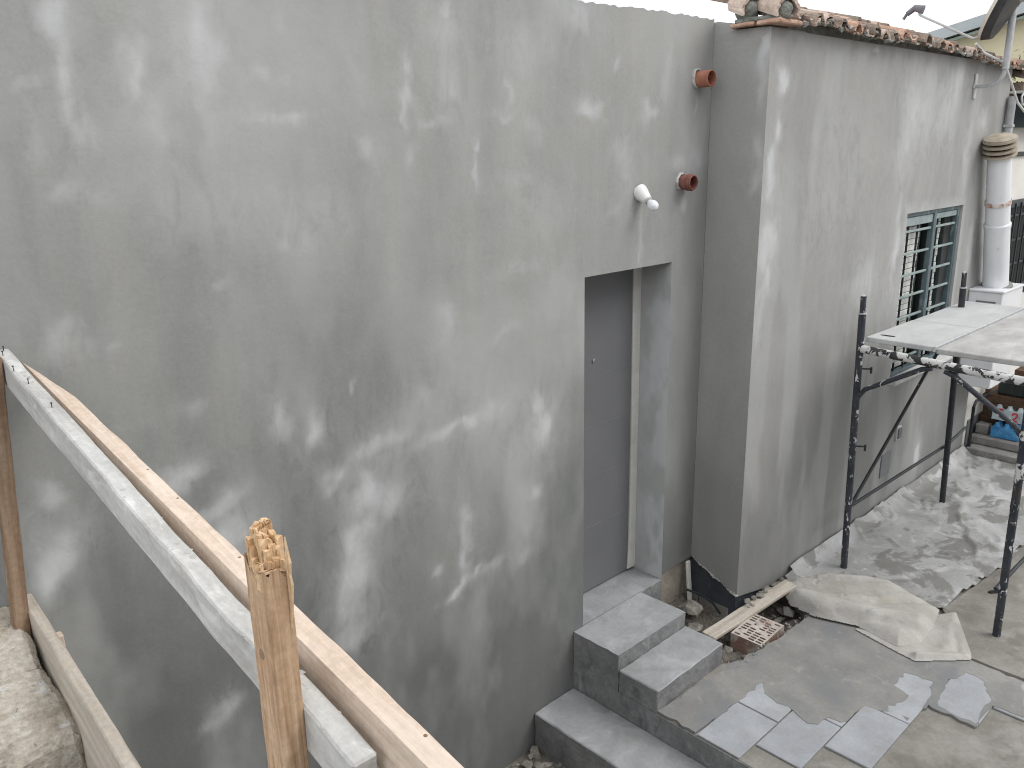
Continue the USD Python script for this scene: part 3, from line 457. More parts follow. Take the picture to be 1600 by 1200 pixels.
# right building: pier side and long wall with the barred window
rb = thing('rendered_house', 'lower rendered house with clay tile eave and barred window, joined to the tall wall', 'house', (3, .5, -.6))
WX0, WX1, WZ0, WZ1 = 3.235, 4.39, .935, 2.235
XE = 5.17
def right_top(x): return 3.372 + .0 * x
def right_pts(u, v):
    y = -.368 + (meshkit.fbm(np.stack([u * 2.2, v * 0 + 9, v * 2.2], 1), 3, 4) - .5) * .012
    d = np.maximum.reduce([WX0 - u, u - WX1, WZ0 - v, v - WZ1, np.zeros_like(u)]); ins = np.clip(d / .08, 0, 1) * np.clip((u - 1.11) / .1, 0, 1) * np.clip((XE - u) / .1, 0, 1)
    return np.stack([u, -.368 + (y + .368) * ins, v], 1)
us, vs = ticks(1.11, XE, .018, WX0, WX1), ticks(-.12, 3.375, .018, WZ0, WZ1)
P1, F1 = grid(us, vs, lambda u, v: right_pts(u, np.where(v < .5, .5 + (v - .5) * (.5 + np.interp(u, [1.11, 1.5, 2.0], [.118, .2, .30])) / .62, v)), lambda u, v: ~((u > WX0) & (u < WX1) & (v > WZ0) & (v < WZ1)))
u, z = P1[:, 0], P1[:, 2]
mr = marks_at(u, z, RIGHT_MARKS, 2, 1.7)
edge = np.clip(1 - np.abs(np.maximum.reduce([WX0 - u, u - WX1, WZ0 - z, z - WZ1])) / .10, 0, 1); 
mr = 1 - (1 - mr) * (1 - edge * .45 * np.clip(.4 + meshkit.fbm(np.stack([u * 8, z * 8, u * 0], 1), 4, 33), 0, 1))
damp_shade_r = marks_at(u, z, RIGHT_DARK, 5)
n = meshkit.fbm(np.stack([u * 1.1, z * 1.0, u * 0 + 2], 1), 5, 79)
damp_shade = np.clip((1.35 + 1.6 * (n - .5) - z) / 1.4, 0, 1) * .62  # damp mottling together with shade painted towards the wall foot
damp_shade_r = np.clip(1 - (1 - damp_shade_r) * (1 - damp_shade), 0, 1) * (1 - mr)
film_r = np.clip((meshkit.fbm(np.stack([u * 5, z * .9, u * 0 + 1], 1), 5, 22) - .5) * 3, 0, .5)
K1 = np.stack([mr, damp_shade_r, film_r], 1)
def pier_pts(u, v):   # u runs from the inner corner out to the arris
    z0 = .052 - .168 * (u / .368); z = z0 + (v + .12) * (3.375 - z0) / (3.375 + .12)
    return np.stack([np.full_like(u, 1.11) + (meshkit.fbm(np.stack([u * 3, z * 3, u * 0], 1), 3, 6) - .5) * .01 * np.clip(u / .05, 0, 1) * np.clip((.368 - u) / .05, 0, 1), -u, z], 1)
P2, F2 = grid(ticks(0, .368, .016), ticks(-.12, 3.375, .018), pier_pts)
mp = marks_at(P2[:, 1], P2[:, 2], PIER_MARKS, 3, 1.5)
damp_shade_p = np.clip((1.6 + 2.2 * (meshkit.fbm(np.stack([P2[:, 1] * 1.5, P2[:, 2] * .9, P2[:, 1] * 0], 1), 4, 80) - .5) - P2[:, 2]) / 1.2, 0, 1) * .35 + .12  # pier darkens downward as well, part damp, part painted shade
K2 = np.stack([mp, damp_shade_p * (1 - mp), mp * 0 + .05], 1)
sets = [(P1, F1, K1), (P2, F2, K2),
    reveal(lambda u, v: np.stack([u * 0 + WX1, u, v], 1), np.linspace(-.368, -.2, 10), np.linspace(WZ0, WZ1, 60), lambda P: np.zeros_like(P) + (.25, 0, .3)),
    reveal(lambda u, v: np.stack([u * 0 + WX0, -.2 - u, v], 1), np.linspace(0, .168, 6), np.linspace(WZ0, WZ1, 20), none),
    reveal(lambda u, v: np.stack([WX1 - u, v, u * 0 + WZ1], 1), np.linspace(0, WX1 - WX0, 20), np.linspace(-.368, -.2, 6), none),
    reveal(lambda u, v: np.stack([u * 0 + XE, v, u], 1), np.linspace(-.2, 3.375, 60), np.linspace(-.368, .2, 12), none)]
off = 0; PP, FF, KK = [], [], []
for P, F, K in sets:
    PP.append(P); FF.append(F + off); KK.append(K); off += len(P)
part('wall', (np.vstack(PP), np.vstack(FF)), 'warm_render', rb, marks=np.vstack(KK))
part('wall_core', box((1.124, -.352, -.6), (3.0, .3, 3.30), 0), 'membrane', rb, label='black waterproofed wall foot in the pit')
tp = prism(Polygon([(-.362, 3.28), (.355, 3.28), (.355, 3.445), (-.03, 3.44), (-.115, 3.425), (-.15, 3.388), (-.362, 3.382)]), 0, .40)
tp.vertices = tp.vertices[:, [2, 0, 1]] + np.array((1.1115, 0, 0)); tp.fix_normals(); tp = rough(tp, .03, .004, 14, 8)
part('wall_top', tp, 'warm_render', rb)
part('wall_core', box((4.6, -.352, -.6), (5.168, .3, 3.36), 0), 'base_masonry', rb)
part('wall_core', box((3.0, -.18, -.6), (4.6, .3, 3.36), 0), 'window_dark', rb)  # near-black block, coloured as the unlit room behind the window
lip = cat(*[chunk((1.1145 + .004 * math.sin(31 * y), -y, .052 - .168 * y / .368 + .004 * math.sin(57 * y)), .010 + .006 * abs(math.sin(23 * y)), 60 + i, 12, 1.0) for i, y in enumerate(np.linspace(.008, .362, 34))])
part('render_edge', lip, 'collar_mortar', rb, label='broken lower edge of the render above the waterproofing')

# window: green security grille, roller blind, sill
wn = part('window', cat(box((WX0, -.345, WZ0), (WX0 + .045, -.30, WZ1), .004), box((WX1 - .045, -.345, WZ0), (WX1, -.30, WZ1), .004), box((WX0 + .045, -.345, WZ1 - .035), (WX1 - .045, -.30, WZ1), .004), box((WX0 + .045, -.345, WZ0), (WX1 - .045, -.30, WZ0 + .03), .004)), 'green_metal', rb)
part('top_rail', box((WX0 + .05, -.338, WZ1 - .105), (WX0 + .60, -.312, WZ1 - .04), .003), 'green_metal_light', wn)
part('top_rail', box((WX0 + .65, -.338, WZ1 - .085), (WX1 - .05, -.312, WZ1 - .04), .003), 'green_metal_light', wn)
XM = 3.855
part('mullion', box((XM - .03, -.35, WZ0 + .03), (XM + .03, -.305, WZ1 - .03), .004), 'green_metal', wn)
for z in np.arange(WZ0 + .12, WZ1 - .12, .172):
    for a, b in ((WX0 + .046, XM - .031), (XM + .031, WX1 - .046)):
        part('grille_bar', box((a, -.336, z - .009), (b, -.318, z + .009), .003), 'green_metal_light', wn)
for a, b in ((WX0 + .046, XM - .031), (XM + .031, WX1 - .046)):
    for t in (.26, .60):
        x = a + (b - a) * t; part('upright_bar', tube([(x, -.311, WZ0 + .03), (x, -.311, WZ1 - .04)], .009, 8), 'bar_black', wn)
part('inner_frame', cat(*[box((x, -.235, WZ0), (x + .06, -.20, WZ1), .003) for x in (WX0, XM - .03, WX1 - .06)]), 'dark_green_frame', wn)
for a, b in ((WX0 + .1, WX0 + .52), (XM + .10, XM + .34)):
    zz = WZ0 + .02
    while zz < WZ1 - .06:
        part('blind_slat', box((a, -.272 + .004 * math.sin(zz * 40), zz + .002), (b, -.262, zz + .045), .004), 'blind_white', wn); zz += .048
part('sill', box((WX0 - .03, -.43, WZ0 - .035), (WX1 + .03, -.25, WZ0 - .001), .004), 'sill_stone', rb)

# ------------------------------------------------------------------ eave of clay tiles
rf = part('roof', box((1.14, -.345, 3.376), (5.9, -.2, 3.43), .004), 'roof_mortar', rb, label='clay tiled roof along the wall top')
slope = math.tan(math.radians(17))
roofdeck = (np.array([(1.5, -.3, 3.43), (5.9, -.3, 3.43), (5.9, 3.2, 3.62), (1.5, 3.2, 3.62)]), np.array([[0, 1, 2], [0, 2, 3]]))
part('roof_deck', roofdeck, 'roof_mortar', rf)
def roof_tile(x, y0, z0, r, L, up=True, seed=0, sl=.28, th=.014, n=9, taper=.86, a0=0.0):
    rr = np.random.default_rng(seed); a = np.linspace(a0, np.pi - a0, n) if up else np.linspace(np.pi, 2 * np.pi, n)
    ring = lambda rad, s: np.stack([x + rad * np.cos(a), np.full(n, y0 + s * L), z0 + rad * np.sin(a) * (1 if up else .65) + s * L * sl], 1) + rr.normal(size=(n, 3)) * .0018
    k = [ring(r, 0), ring(r * taper, 1), ring((r - th) * taper, 1), ring(r - th, 0)]
    V = np.concatenate(k) + rr.normal(size=(4 * n, 3)) * .0022; F = []
    for q in range(4):
        for j in range(n - 1):
            A, B, C, D = q * n + j, q * n + j + 1, ((q + 1) % 4) * n + j + 1, ((q + 1) % 4) * n + j
            F += [[A, D, C], [A, C, B]]
    for j in (0, n - 1): F += [[j, n + j, 2 * n + j], [j, 2 * n + j, 3 * n + j]]
    return trimesh.Trimesh(V, F, process=False)
tm = ['roof_clay', 'roof_clay', 'roof_clay_pale', 'roof_clay', 'roof_clay_bright']
x = 1.33; i = 0
while x < 5.85:
    zt = np.interp(x, [1.25, 1.65, 2.05, 2.9, 3.65, 4.5, 5.8], [3.402, 3.412, 3.398, 3.402, 3.382, 3.35, 3.315]) + rng.normal() * .006
    part('roof_tile', roof_tile(x, -.46 + rng.normal() * .012, zt, .059, .40, True, i), tm[i % 5], rf)
    part('roof_tile', roof_tile(x + .075, -.455 + rng.normal() * .012, zt + .03, .06, .40, False, 100 + i), tm[(i * 3 + 2) % 5], rf)
    part('roof_tile', roof_tile(x, -.13, zt + .11, .066, .40, True, 200 + i), tm[(i + 1) % 5], rf)
    for q in range(3): part('bedding_mortar', chunk((x + rng.uniform(-.06, .06), -.445 + rng.normal() * .012, zt + rng.uniform(-.012, .03)), rng.uniform(.012, .032), 300 + 3 * i + q, squash=.7), 'roof_mortar' if i % 4 else 'collar_mortar', rf)
    x += .15 + rng.normal() * .004; i += 1
# corner: flat bright tiles, two big cover tiles bedded in mortar
part('corner_tile', rough(box((1.065, -.285, 3.392), (1.30, -.13, 3.412), .006), .03, .006, 14, 1), 'roof_clay_bright', rf)
part('corner_tile', rough(box((1.06, -.445, 3.390), (1.31, -.30, 3.414), .006), .03, .006, 14, 2), 'roof_clay_bright', rf)
for q, (xx, yy, zz, r, L_) in enumerate([(1.135, -.462, 3.448, .074, .20), (1.12, -.265, 3.470, .078, .15)]):
    ct = roof_tile(xx, yy, zz, r, L_, True, 400 + q, sl=.30, th=.016, n=17, taper=.97, a0=-.35); spin = trimesh.transformations.rotation_matrix(-.42, (0, 0, 1), (xx, yy + .05, zz)); ct.apply_transform(spin)
    part('cover_tile', ct, 'roof_clay_pale', rf)
    plug = trimesh.creation.icosphere(subdivisions=3, radius=1.0); plug.apply_scale((r * .86, L_ * .45, r * .90)); plug.apply_translation((xx, yy + L_ * .42, zz + .012)); plug.apply_transform(spin)
    part('bedding_mortar', rough(plug, .03, .010, 30, q), 'roof_mortar', rf)
part('bedding_mortar', rough(box((1.075, -.43, 3.408), (1.20, -.15, 3.435), .01), .02, .010, 20, 6), 'roof_mortar', rf)

# ------------------------------------------------------------------ concrete steps at the door
sp = thing('door_steps', 'cast concrete steps with pale tops and sides darkened by painted shade and stains below the grey door', 'steps', (.25, -.3, -.6))
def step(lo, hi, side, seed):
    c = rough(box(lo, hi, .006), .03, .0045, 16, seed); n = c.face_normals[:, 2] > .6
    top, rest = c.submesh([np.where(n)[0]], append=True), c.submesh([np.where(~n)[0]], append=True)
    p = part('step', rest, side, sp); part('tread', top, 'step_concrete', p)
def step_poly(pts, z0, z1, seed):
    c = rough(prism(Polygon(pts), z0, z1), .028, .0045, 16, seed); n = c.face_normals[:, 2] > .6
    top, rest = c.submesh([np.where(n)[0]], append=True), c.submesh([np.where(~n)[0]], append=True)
    p = part('step', rest, 'step_side_shaded', sp); part('tread', top, 'step_concrete', p)
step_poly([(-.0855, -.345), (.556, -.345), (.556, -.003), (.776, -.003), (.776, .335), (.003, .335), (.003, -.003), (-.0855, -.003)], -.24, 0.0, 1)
step((-.0855, -.617, -.24), (.562, -.347, -.094), 'step_side_shaded', 3)
step((-.425, -1.9, -.63), (-.09, -.004, -.379), 'step_side_shaded', 4)

# ------------------------------------------------------------------ the pit beside the steps
us, vs = np.linspace(.5, 1.75, 64), np.linspace(-.8, .02, 44)
pf, ff = grid(us, vs, lambda u, v: np.stack([u, v, -.36 + .11 * (meshkit.fbm(np.stack([u * 6, v * 6, u * 0], 1), 5, 14) - .5) * 2 + .08 * np.clip((v + .25) / .25, 0, 1)], 1))
solo('pit_floor', (pf, ff), 'dirt', kind='structure')
solo('rubble', cat(*[chunk((rng.uniform(.62, 1.6), rng.uniform(-.70, -.06), -.34 + rng.uniform(0, .05)), rng.uniform(.015, .05), 500 + i) for i in range(90)]), 'rubble_grey', label='loose grey rubble lying in the open pit beside the steps', category='rubble', kind='stuff')
for i, (c, s, lab) in enumerate([((.93, -.14, -.22), .085, 'large broken concrete lump in the pit under the wall corner'), ((.80, -.27, -.26), .07, 'flat mortar lump in the pit beside the upper step'), ((1.42, -.58, -.27), .055, 'dark rounded stone in the pit under the canvas fold')]):
    solo('stone_lump', rough(chunk(c, s, 610 + i, 18, .55), .02, .008, 25, i), 'rubble_grey' if i < 2 else 'retaining_concrete', label=lab, category='stone')
m = box((-.018, -.009, 0), (.018, .009, .33), .003); m.apply_transform(trimesh.transformations.rotation_matrix(-.10, (1, 0, 0))); m.apply_translation((1.035, -.06, -.28))
solo('batten_offcut', m, 'cream_trim', label='short pale upright batten offcut in the pit against the wall corner', category='wood offcut')
m = tube([(.98, -.06, -.13), (1.02, -.14, -.15), (1.06, -.22, -.20), (1.08, -.27, -.27)], .008, 8)
solo('pipe_offcut', m, 'bar_black', label='thin black bent pipe sticking out of the pit rubble', category='pipe', smooth=30)
solo('render_spill', cat(*[chunk((1.14 + .85 * t, -.395 - rng.uniform(0, .05), -.225 + .09 * (1 - t) * rng.uniform(.2, 1)), rng.uniform(.014, .038), 560 + i) for i, t in enumerate(rng.uniform(0, 1, 60))]), 'rubble_grey', label='crumbled render and mortar lying along the wall foot beside the pit', category='mortar rubble', kind='stuff')
# hollow clay brick with mortar on its top
hb = thing('hollow_brick', 'perforated red clay block with mortar smeared on top, lying in the pit', 'brick', (1.0, -.58, -.33))
bp = Polygon([(0, 0), (.285, 0), (.285, .215), (0, .215)])
for i in range(10):
    for j in range(4):
        if (i * 7 + j * 3) % 5 != 1: bp = bp.difference(Polygon([(.014 + i * .0265, .014 + j * .049), (.014 + i * .0265 + .013, .014 + j * .049), (.014 + i * .0265 + .013, .014 + j * .049 + .038), (.014 + i * .0265, .014 + j * .049 + .038)]))
bt = frame((.872, -.70, -.335), (1.15, -.695, -.32))
b1 = prism(bp, 0, .115); b1.apply_transform(bt); part('brick', b1, 'hollow_clay', hb)
bp2 = bp.buffer(-.0012); b2 = prism(bp2, .115, .1165); b2.apply_transform(bt); part('mortar_face', b2, 'hollow_clay_top', hb)
b3 = prism(Polygon([(.002, .002), (.283, .002), (.283, .213), (.002, .213)]), .004, .075); b3.apply_transform(bt); part('web', b3, 'pipe_inside', hb)
for q, (px, py, s) in enumerate([(.20, .12, .045), (.12, .05, .03), (.07, .16, .028)]):
    c = chunk((px, py, .117), s, 640 + q, 16, .14); c.apply_transform(bt); part('mortar_dab', c, 'hollow_clay_top', hb)
def plank(name, a, b, w, h, m, label, category, edge=.05, amp=.004, seed=0, group=None):
    """A sawn timber from a to b (centre line); its mesh has its own axes so the grain runs along it."""
    L = np.linalg.norm(np.array(b, float) - a); M = frame(a, b)
    t = thing(name, label, category, matrix=M, group=group)
    mm = rough(box((0, -w / 2, -h / 2), (L, w / 2, h / 2), .004), edge, amp, 7, seed)
    part('timber', mm, m, t)
    return t, L
plank('pit_plank', (.73, -.405, -.222), (1.60, -.495, -.165), .10, .026, 'board_wood', 'narrow wooden plank lying across the pit with one end under the canvas', 'plank', .04, .003, 4)

# ------------------------------------------------------------------ plastic sheet and its folded canvas end
sh = thing('ground_sheet', 'dusty pale plastic sheet spread along the foot of the wall under the scaffold', 'plastic sheet', (3, -.8, -.21))
SHEET = Polygon([(1.50, -.45), (1.50, -.55), (1.75, -.86), (2.09, -1.33), (2.35, -1.33), (3.05, -1.42), (3.5, -1.42), (4.05, -1.30), (4.7, -1.06), (5.2, -.95), (5.2, -.371), (1.9, -.371)])
us, vs = np.arange(1.48, 5.22, .022), np.arange(-1.44, -.365, .022)
def sheet_pts(u, v):
    rip = meshkit.fbm(np.stack([u * 2.6 + v * 1.2, v * 3.2 - u * .8, u * 0], 1), 4, 41)
    ridge = np.abs(meshkit.fbm(np.stack([u * 1.5 + v * .8, v * 2.4 - u * .9, u * 0 + 3], 1), 3, 43) - .5)
    cr = np.clip(.05 - ridge, 0, .05) / .05
    z = -.212 + .030 * np.clip(rip - .38, 0, 1) + .020 * cr ** 1.5
    up = np.clip((v + .50) / .13, 0, 1); z = z + up ** 2 * (.055 + .05 * meshkit.fbm(np.stack([u * 3, u * 0, u * 0], 1), 3, 44))
    d = sh_distance(SHEET.exterior, sh_points(np.stack([u, v], 1))); z = np.where(v < -.45, np.minimum(z, -.2105 + d * .6), z)
    return np.stack([u, v + .0, z], 1)
jagged = jag(SHEET, .06, .008, 17)
Ps, Fs = grid(us, vs, sheet_pts, lambda u, v: contains_xy(jagged, u, v))
part('sheet', (Ps, Fs), 'plastic_sheet', sh, smooth=True)
def cloth(poly, h, base, seed, step=.012, soft=.05, wr=.02, slope=(0, 0)):
    x0, y0, x1, y1 = poly.bounds; us, vs = np.arange(x0, x1, step), np.arange(y0, y1, step)
    def fn(u, v):
        d = np.where(contains_xy(poly, u, v), sh_distance(poly.exterior, sh_points(np.stack([u, v], 1))), 0)
        w = meshkit.fbm(np.stack([u * 7 + v * 3, v * 10 - u * 4, u * 0], 1), 4, seed)
        f = np.abs(meshkit.fbm(np.stack([(u + v * .5) * 6, (v - u * .6) * 3.2, u * 0 + 5], 1), 3, seed + 2) - .5)
        z = base + h * (1 - np.exp(-d / soft)) + wr * (w - .5) * np.clip(d / .03, 0, 1) - wr * 1.6 * np.clip(.045 - f, 0, 1) / .045 * np.clip(d / .04, 0, 1)
        return np.stack([u, v, z], 1)
    return grid(us, vs, fn, lambda u, v: contains_xy(poly, u, v))
def smooth_poly(p, r): return Polygon(p).buffer(r).buffer(-2 * r).buffer(r)
def folds(poly, h, base, seed, lines, step=.0065, soft=.04, wr=.006):
    """A limp cloth over itself: height falls off to the outline; long folds (x0 y0 x1 y1 height width) run across it."""
    x0, y0, x1, y1 = poly.bounds; us, vs = np.arange(x0, x1, step), np.arange(y0, y1, step)
    def fn(u, v):
        d = np.where(contains_xy(poly, u, v), sh_distance(poly.exterior, sh_points(np.stack([u, v], 1))), 0)
        n1 = meshkit.fbm(np.stack([u * 5, v * 5, u * 0], 1), 3, seed) - .5; uu, vv = u + n1 * .05, v - n1 * .05
        z = base + h * (1 - np.exp(-(d / soft) ** 1.3)) + wr * n1 * 2 * np.clip(d / .03, 0, 1)
        for (ax, ay, bx, by, hh, ww) in lines:
            t = np.clip(((uu - ax) * (bx - ax) + (vv - ay) * (by - ay)) / ((bx - ax) ** 2 + (by - ay) ** 2), 0, 1)
            q = np.hypot(uu - ax - t * (bx - ax), vv - ay - t * (by - ay)); z = z + hh * np.exp(-(q / ww) ** 2) * np.clip(d / .03, 0, 1) * (1 - .6 * t)
        return np.stack([u, v, z], 1)
    return grid(us, vs, fn, lambda u, v: contains_xy(poly, u, v))
part('folded_end', folds(smooth_poly([(1.40, -.60), (1.60, -.42), (1.95, -.55), (2.17, -.93), (2.06, -1.19), (2.03, -1.32), (1.80, -1.37), (1.55, -1.385), (1.42, -1.30), (1.47, -1.02), (1.385, -.78)], .012), .055, -.205, 51,
    [(1.42, -.62, 1.70, -1.30, .060, .075), (1.42, -.60, 2.05, -1.22, .020, .05), (1.66, -.50, 1.85, -.85, .022, .022), (1.72, -.52, 1.98, -.86, -.022, .018), (1.62, -.56, 1.80, -.98, -.020, .02), (1.80, -.60, 2.05, -.85, .018, .02), (1.46, -.90, 1.62, -1.36, -.018, .025), (1.75, -1.0, 2.0, -1.28, -.018, .03), (1.50, -.62, 1.62, -.88, -.012, .010), (1.58, -.52, 1.74, -.74, .012, .010), (1.66, -.86, 1.9, -1.15, .012, .012), (1.88, -.72, 2.1, -1.02, -.012, .012), (1.55, -1.05, 1.85, -1.33, .012, .012), (1.70, -.62, 1.95, -.66, -.012, .010)]), 'canvas_fold', sh, smooth=True, label='beige canvas end folded back in a thick roll')
part('under_flap', folds(smooth_poly([(1.44, -1.02), (2.10, -1.40), (1.68, -1.635), (1.60, -1.655), (1.36, -1.43), (1.38, -1.30)], .012), .010, -.214, 52, [(1.40, -1.42, 1.62, -1.64, .030, .03), (1.60, -1.50, 2.0, -1.42, .012, .03), (1.62, -1.56, 1.9, -1.45, -.010, .02)], soft=.03), 'canvas_fold', sh, smooth=True)

# ------------------------------------------------------------------ scaffold
sc = thing('scaffold', 'black tubular scaffold frame splashed with plaster beside the barred window', 'scaffold', (2.9, -1.1, -.22))
TOP = 1.44
def on_leg(foot, top, z): t = (z - foot[2]) / (top[2] - foot[2]); return np.array(foot) + (np.array(top) - foot) * t
LEGS = {'A': ((2.158, -.61, -.212), (2.055, -.61, 1.68)), 'B': ((1.985, -1.675, -.215), (1.885, -1.675, 1.62)), 'C': ((3.812, -.69, -.21), (3.64, -.69, 1.66)), 'D': ((3.64, -1.755, -.215), (3.47, -1.755, 1.6))}
for q, (k, (f, t)) in enumerate(LEGS.items()):
    l = part('leg', tube([f, t], .0235, 16), 'scaffold_paint' if k in 'AB' else 'scaffold_paint_clean', sc, smooth=40)
    d = (np.array(t) - f) / np.linalg.norm(np.array(t) - f); t = np.array(t)
    part('spigot', tube([t - d * .02, t + d * .115], .0185, 14), 'scaffold_paint', l, smooth=40)
    part('ring', tube([t - d * .004, t + d * .004], .027, 14), 'galvanised', l, smooth=40)
    part('eye', lathe([(-.006, .0), (-.006, .014), (.006, .014), (.006, 0)], t + d * .112, t + d * .112 + np.array([.0, -.05, 0]), 12), 'cable_white', l, smooth=30)
    for z in ((1.30, .74) if k in 'A' else (1.2, .72) if k == 'B' else (1.18,)):
        p = on_leg(f, t, z) ; s = 1 if k in 'AC' else -1
        o = np.array((.03, -.045, 0)) if k in 'AC' else np.array((-.045, .0, 0))
        part('catch_pin', cat(tube([p, p + o * 1.5], .006, 8), tube([p + o * 1.5 + (0, 0, .012), p + o * 1.5 + (0, 0, -.03)], .008, 8)), 'scaffold_paint_clean', l, smooth=30)
a, b = on_leg(*LEGS['A'], TOP), on_leg(*LEGS['B'], TOP)
part('cross_tube', tube([a + (b - a) * .0, a + (b - a) * 1.0], .027, 18), 'scaffold_tape', sc, smooth=40, label='front cross tube blotched with white plaster')
c_, d_ = on_leg(*LEGS['C'], TOP), on_leg(*LEGS['D'], TOP)
part('cross_tube', tube([c_, d_], .024, 14), 'scaffold_paint_clean', sc, smooth=40)
for (p, q, k) in ((a, b, 'A'), (b, a, 'B'), (c_, d_, 'C'), (d_, c_, 'D')):
    low = on_leg(*LEGS[k], 1.07); up = p + (q - p) * .46 + (0, 0, -.035); mid = low + (up - low) * .12 + (0, 0, .055); m2 = low + (up - low) * .88 + (0, 0, .022)
    part('corner_brace', tube([low, low + (up - low) * .04 + (0, 0, .03), mid, m2, up], .0165, 12), 'scaffold_paint', sc, smooth=40)
al, ct = on_leg(*LEGS['A'], .225), on_leg(*LEGS['C'], 1.38)
part('diagonal_brace', tube([al + (.05, .02, 0), ct + (-.03, .028, 0)], .0125, 10), 'scaffold_paint_clean', sc, smooth=40)
cl = on_leg(*LEGS['C'], .30)
part('base_brace', tube([al + (.06, .04, .0), cl + (.10, .032, .0), cl + (.55, .05, .03)], .0125, 10), 'scaffold_paint_clean', sc, smooth=40)
part('clamp', cat(tube([al, al + (.085, .03, 0)], .010, 8), chunk(al + (.085, .03, -.005), .022, 3)), 'scaffold_paint_clean', sc, smooth=30)
bl = on_leg(*LEGS['B'], .10)
part('base_brace', tube([bl + (.0, .04, .0), bl + (1.75, .02, .02)], .0125, 10), 'scaffold_paint_clean', sc, smooth=40)
part('clamp', cat(tube([bl, bl + (-.06, .05, 0)], .011, 8), chunk(bl + (-.06, .05, 0), .02, 4)), 'scaffold_paint_clean', sc, smooth=30)
def deck(x0, x1, y0, y1, z, m, label, seed, tilt=0):
    t = rough(box((x0, y0, z - .034), (x1, y1, z), .005), .09, .0022, 6, seed)
    d = thing('scaffold_board', label, 'scaffold board', ((x0 + x1) / 2, (y0 + y1) / 2, z - .034)); part('board', t, m, d); return d
short_board = deck(2.16, 2.925, -1.036, -.605, 1.503, 'deck_board', 'short pale scaffold board nearest the wall corner, with a dark handhold', 1)
deck(2.93, 3.95, -1.04, -.61, 1.5025, 'deck_board', 'pale scaffold board against the barred window behind the short board', 2)
deck(2.12, 3.95, -1.60, -1.07, 1.503, 'deck_board_stained', 'wide stained scaffold board on the outer side of the platform', 3)
solo('board_edge_bar', cat(box((2.13, -1.064, 1.475), (3.94, -1.046, 1.512), .003)), 'galvanised', label='grey metal bar lying in the gap between the scaffold boards', category='metal bar')
hand = lathe([(.0, 0), (.0, .5), (.004, .5), (.004, 0)], (0, 0, 0), (0, 0, 1), 20); hand.apply_scale((.032, .10, 1)); hand.apply_translation((2.28, -.70, 1.5015))
part('handhold', hand, 'pipe_inside', short_board)

# ------------------------------------------------------------------ foreground guard rail, post, edge board, stone kerb
t, L = plank('guard_rail', (-2.761, -2.022, 1.873), (-2.731, -.02, 2.160), .042, .082, 'white_plank_wood', 'white mortar crusted square timber rail nailed across the broken post', 'rail', .03, .0048, 21)
for q, (s, o) in enumerate([(.97, .4), (.90, .7), (.84, .3), (.99, -.2), (.74, .1)]):
    x = L * s; zt = .041; part('nail', cat(tube([(x, o * .018, zt - .01), (x + .003, o * .02, zt + .013)], .0012, 6), lathe([(0, 0), (0, .003), (.0015, .003), (.0015, 0)], (x + .003, o * .02, zt + .013), (x + .003, o * .02, zt + .02), 8)), 'bar_black', t)
cr_ = np.random.default_rng(77)
part('mortar_crust', cat(*[chunk((cr_.uniform(.05, L - .05), cr_.uniform(-.015, .015), .0400), cr_.uniform(.004, .011), 800 + k, 12, .22) for k in range(70)]), 'collar_mortar', t, kind='stuff')
def wane(L, w, h, seed):
    n = 90; P = []; r = np.random.default_rng(seed)
    for i in range(n):
        s = i / (n - 1); x = s * L; e = w / 2 * (1 + .10 * (meshkit.fbm(np.array([[s * 16, seed, 0.]]), 4, seed)[0] - .5) * 4)
        f = min(1, .18 + (1 - s) * 9); e = -w / 2 + (w / 2 + e) * min(1, .12 + (1 - s) * 5.5)
        P += [(x, -w / 2, -h / 2), (x, w / 2 * .9, -h / 2), (x, e, h / 2 - .006), (x, e - .004, h / 2), (x, -w / 2 + .002, h / 2)]
    F = []
    for i in range(n - 1):
        for j in range(5): A, B = 5 * i + j, 5 * i + (j + 1) % 5; F += [[A, A + 5, B + 5], [A, B + 5, B]]
    for e0 in (0, 5 * (n - 1)):
        tri = [[e0, e0 + 1, e0 + 2], [e0, e0 + 2, e0 + 3], [e0, e0 + 3, e0 + 4]]; F += tri if e0 else [q[::-1] for q in tri]
    return trimesh.Trimesh(np.array(P), F, process=False)
A_, B_ = np.array((-2.712, -2.55, 1.848)), np.array((-2.668, -.055, 2.116)); Lr = np.linalg.norm(B_ - A_)
t = thing('plank_rail', 'raw tan plank with a tapering wany end nailed behind the white rail', 'rail', matrix=frame(A_, B_))
w_ = wane(Lr, .046, .09, 5); w_.vertices[:, 1] *= -1; w_.invert()
part('timber', w_, 'raw_pine', t)
for q, s in enumerate((.19, .43, .55, .62)): part('knot', lathe([(0, 0), (0, .0045), (.0006, .003), (.0006, 0)], (Lr * s, -.012, .0446), (Lr * s, -.012, .1), 8), 'old_brown_wood', t)
# broken post: square below, torn splinters above
bp_ = thing('broken_post', 'raw wooden post with its top torn off into splinters, in front of the rails', 'post', matrix=np.array([[0, 0, 1, -2.8215], [0, 1, 0, -1.885], [-1, 0, 0, 2.178], [0, 0, 0, 1.]]) @ np.eye(4))
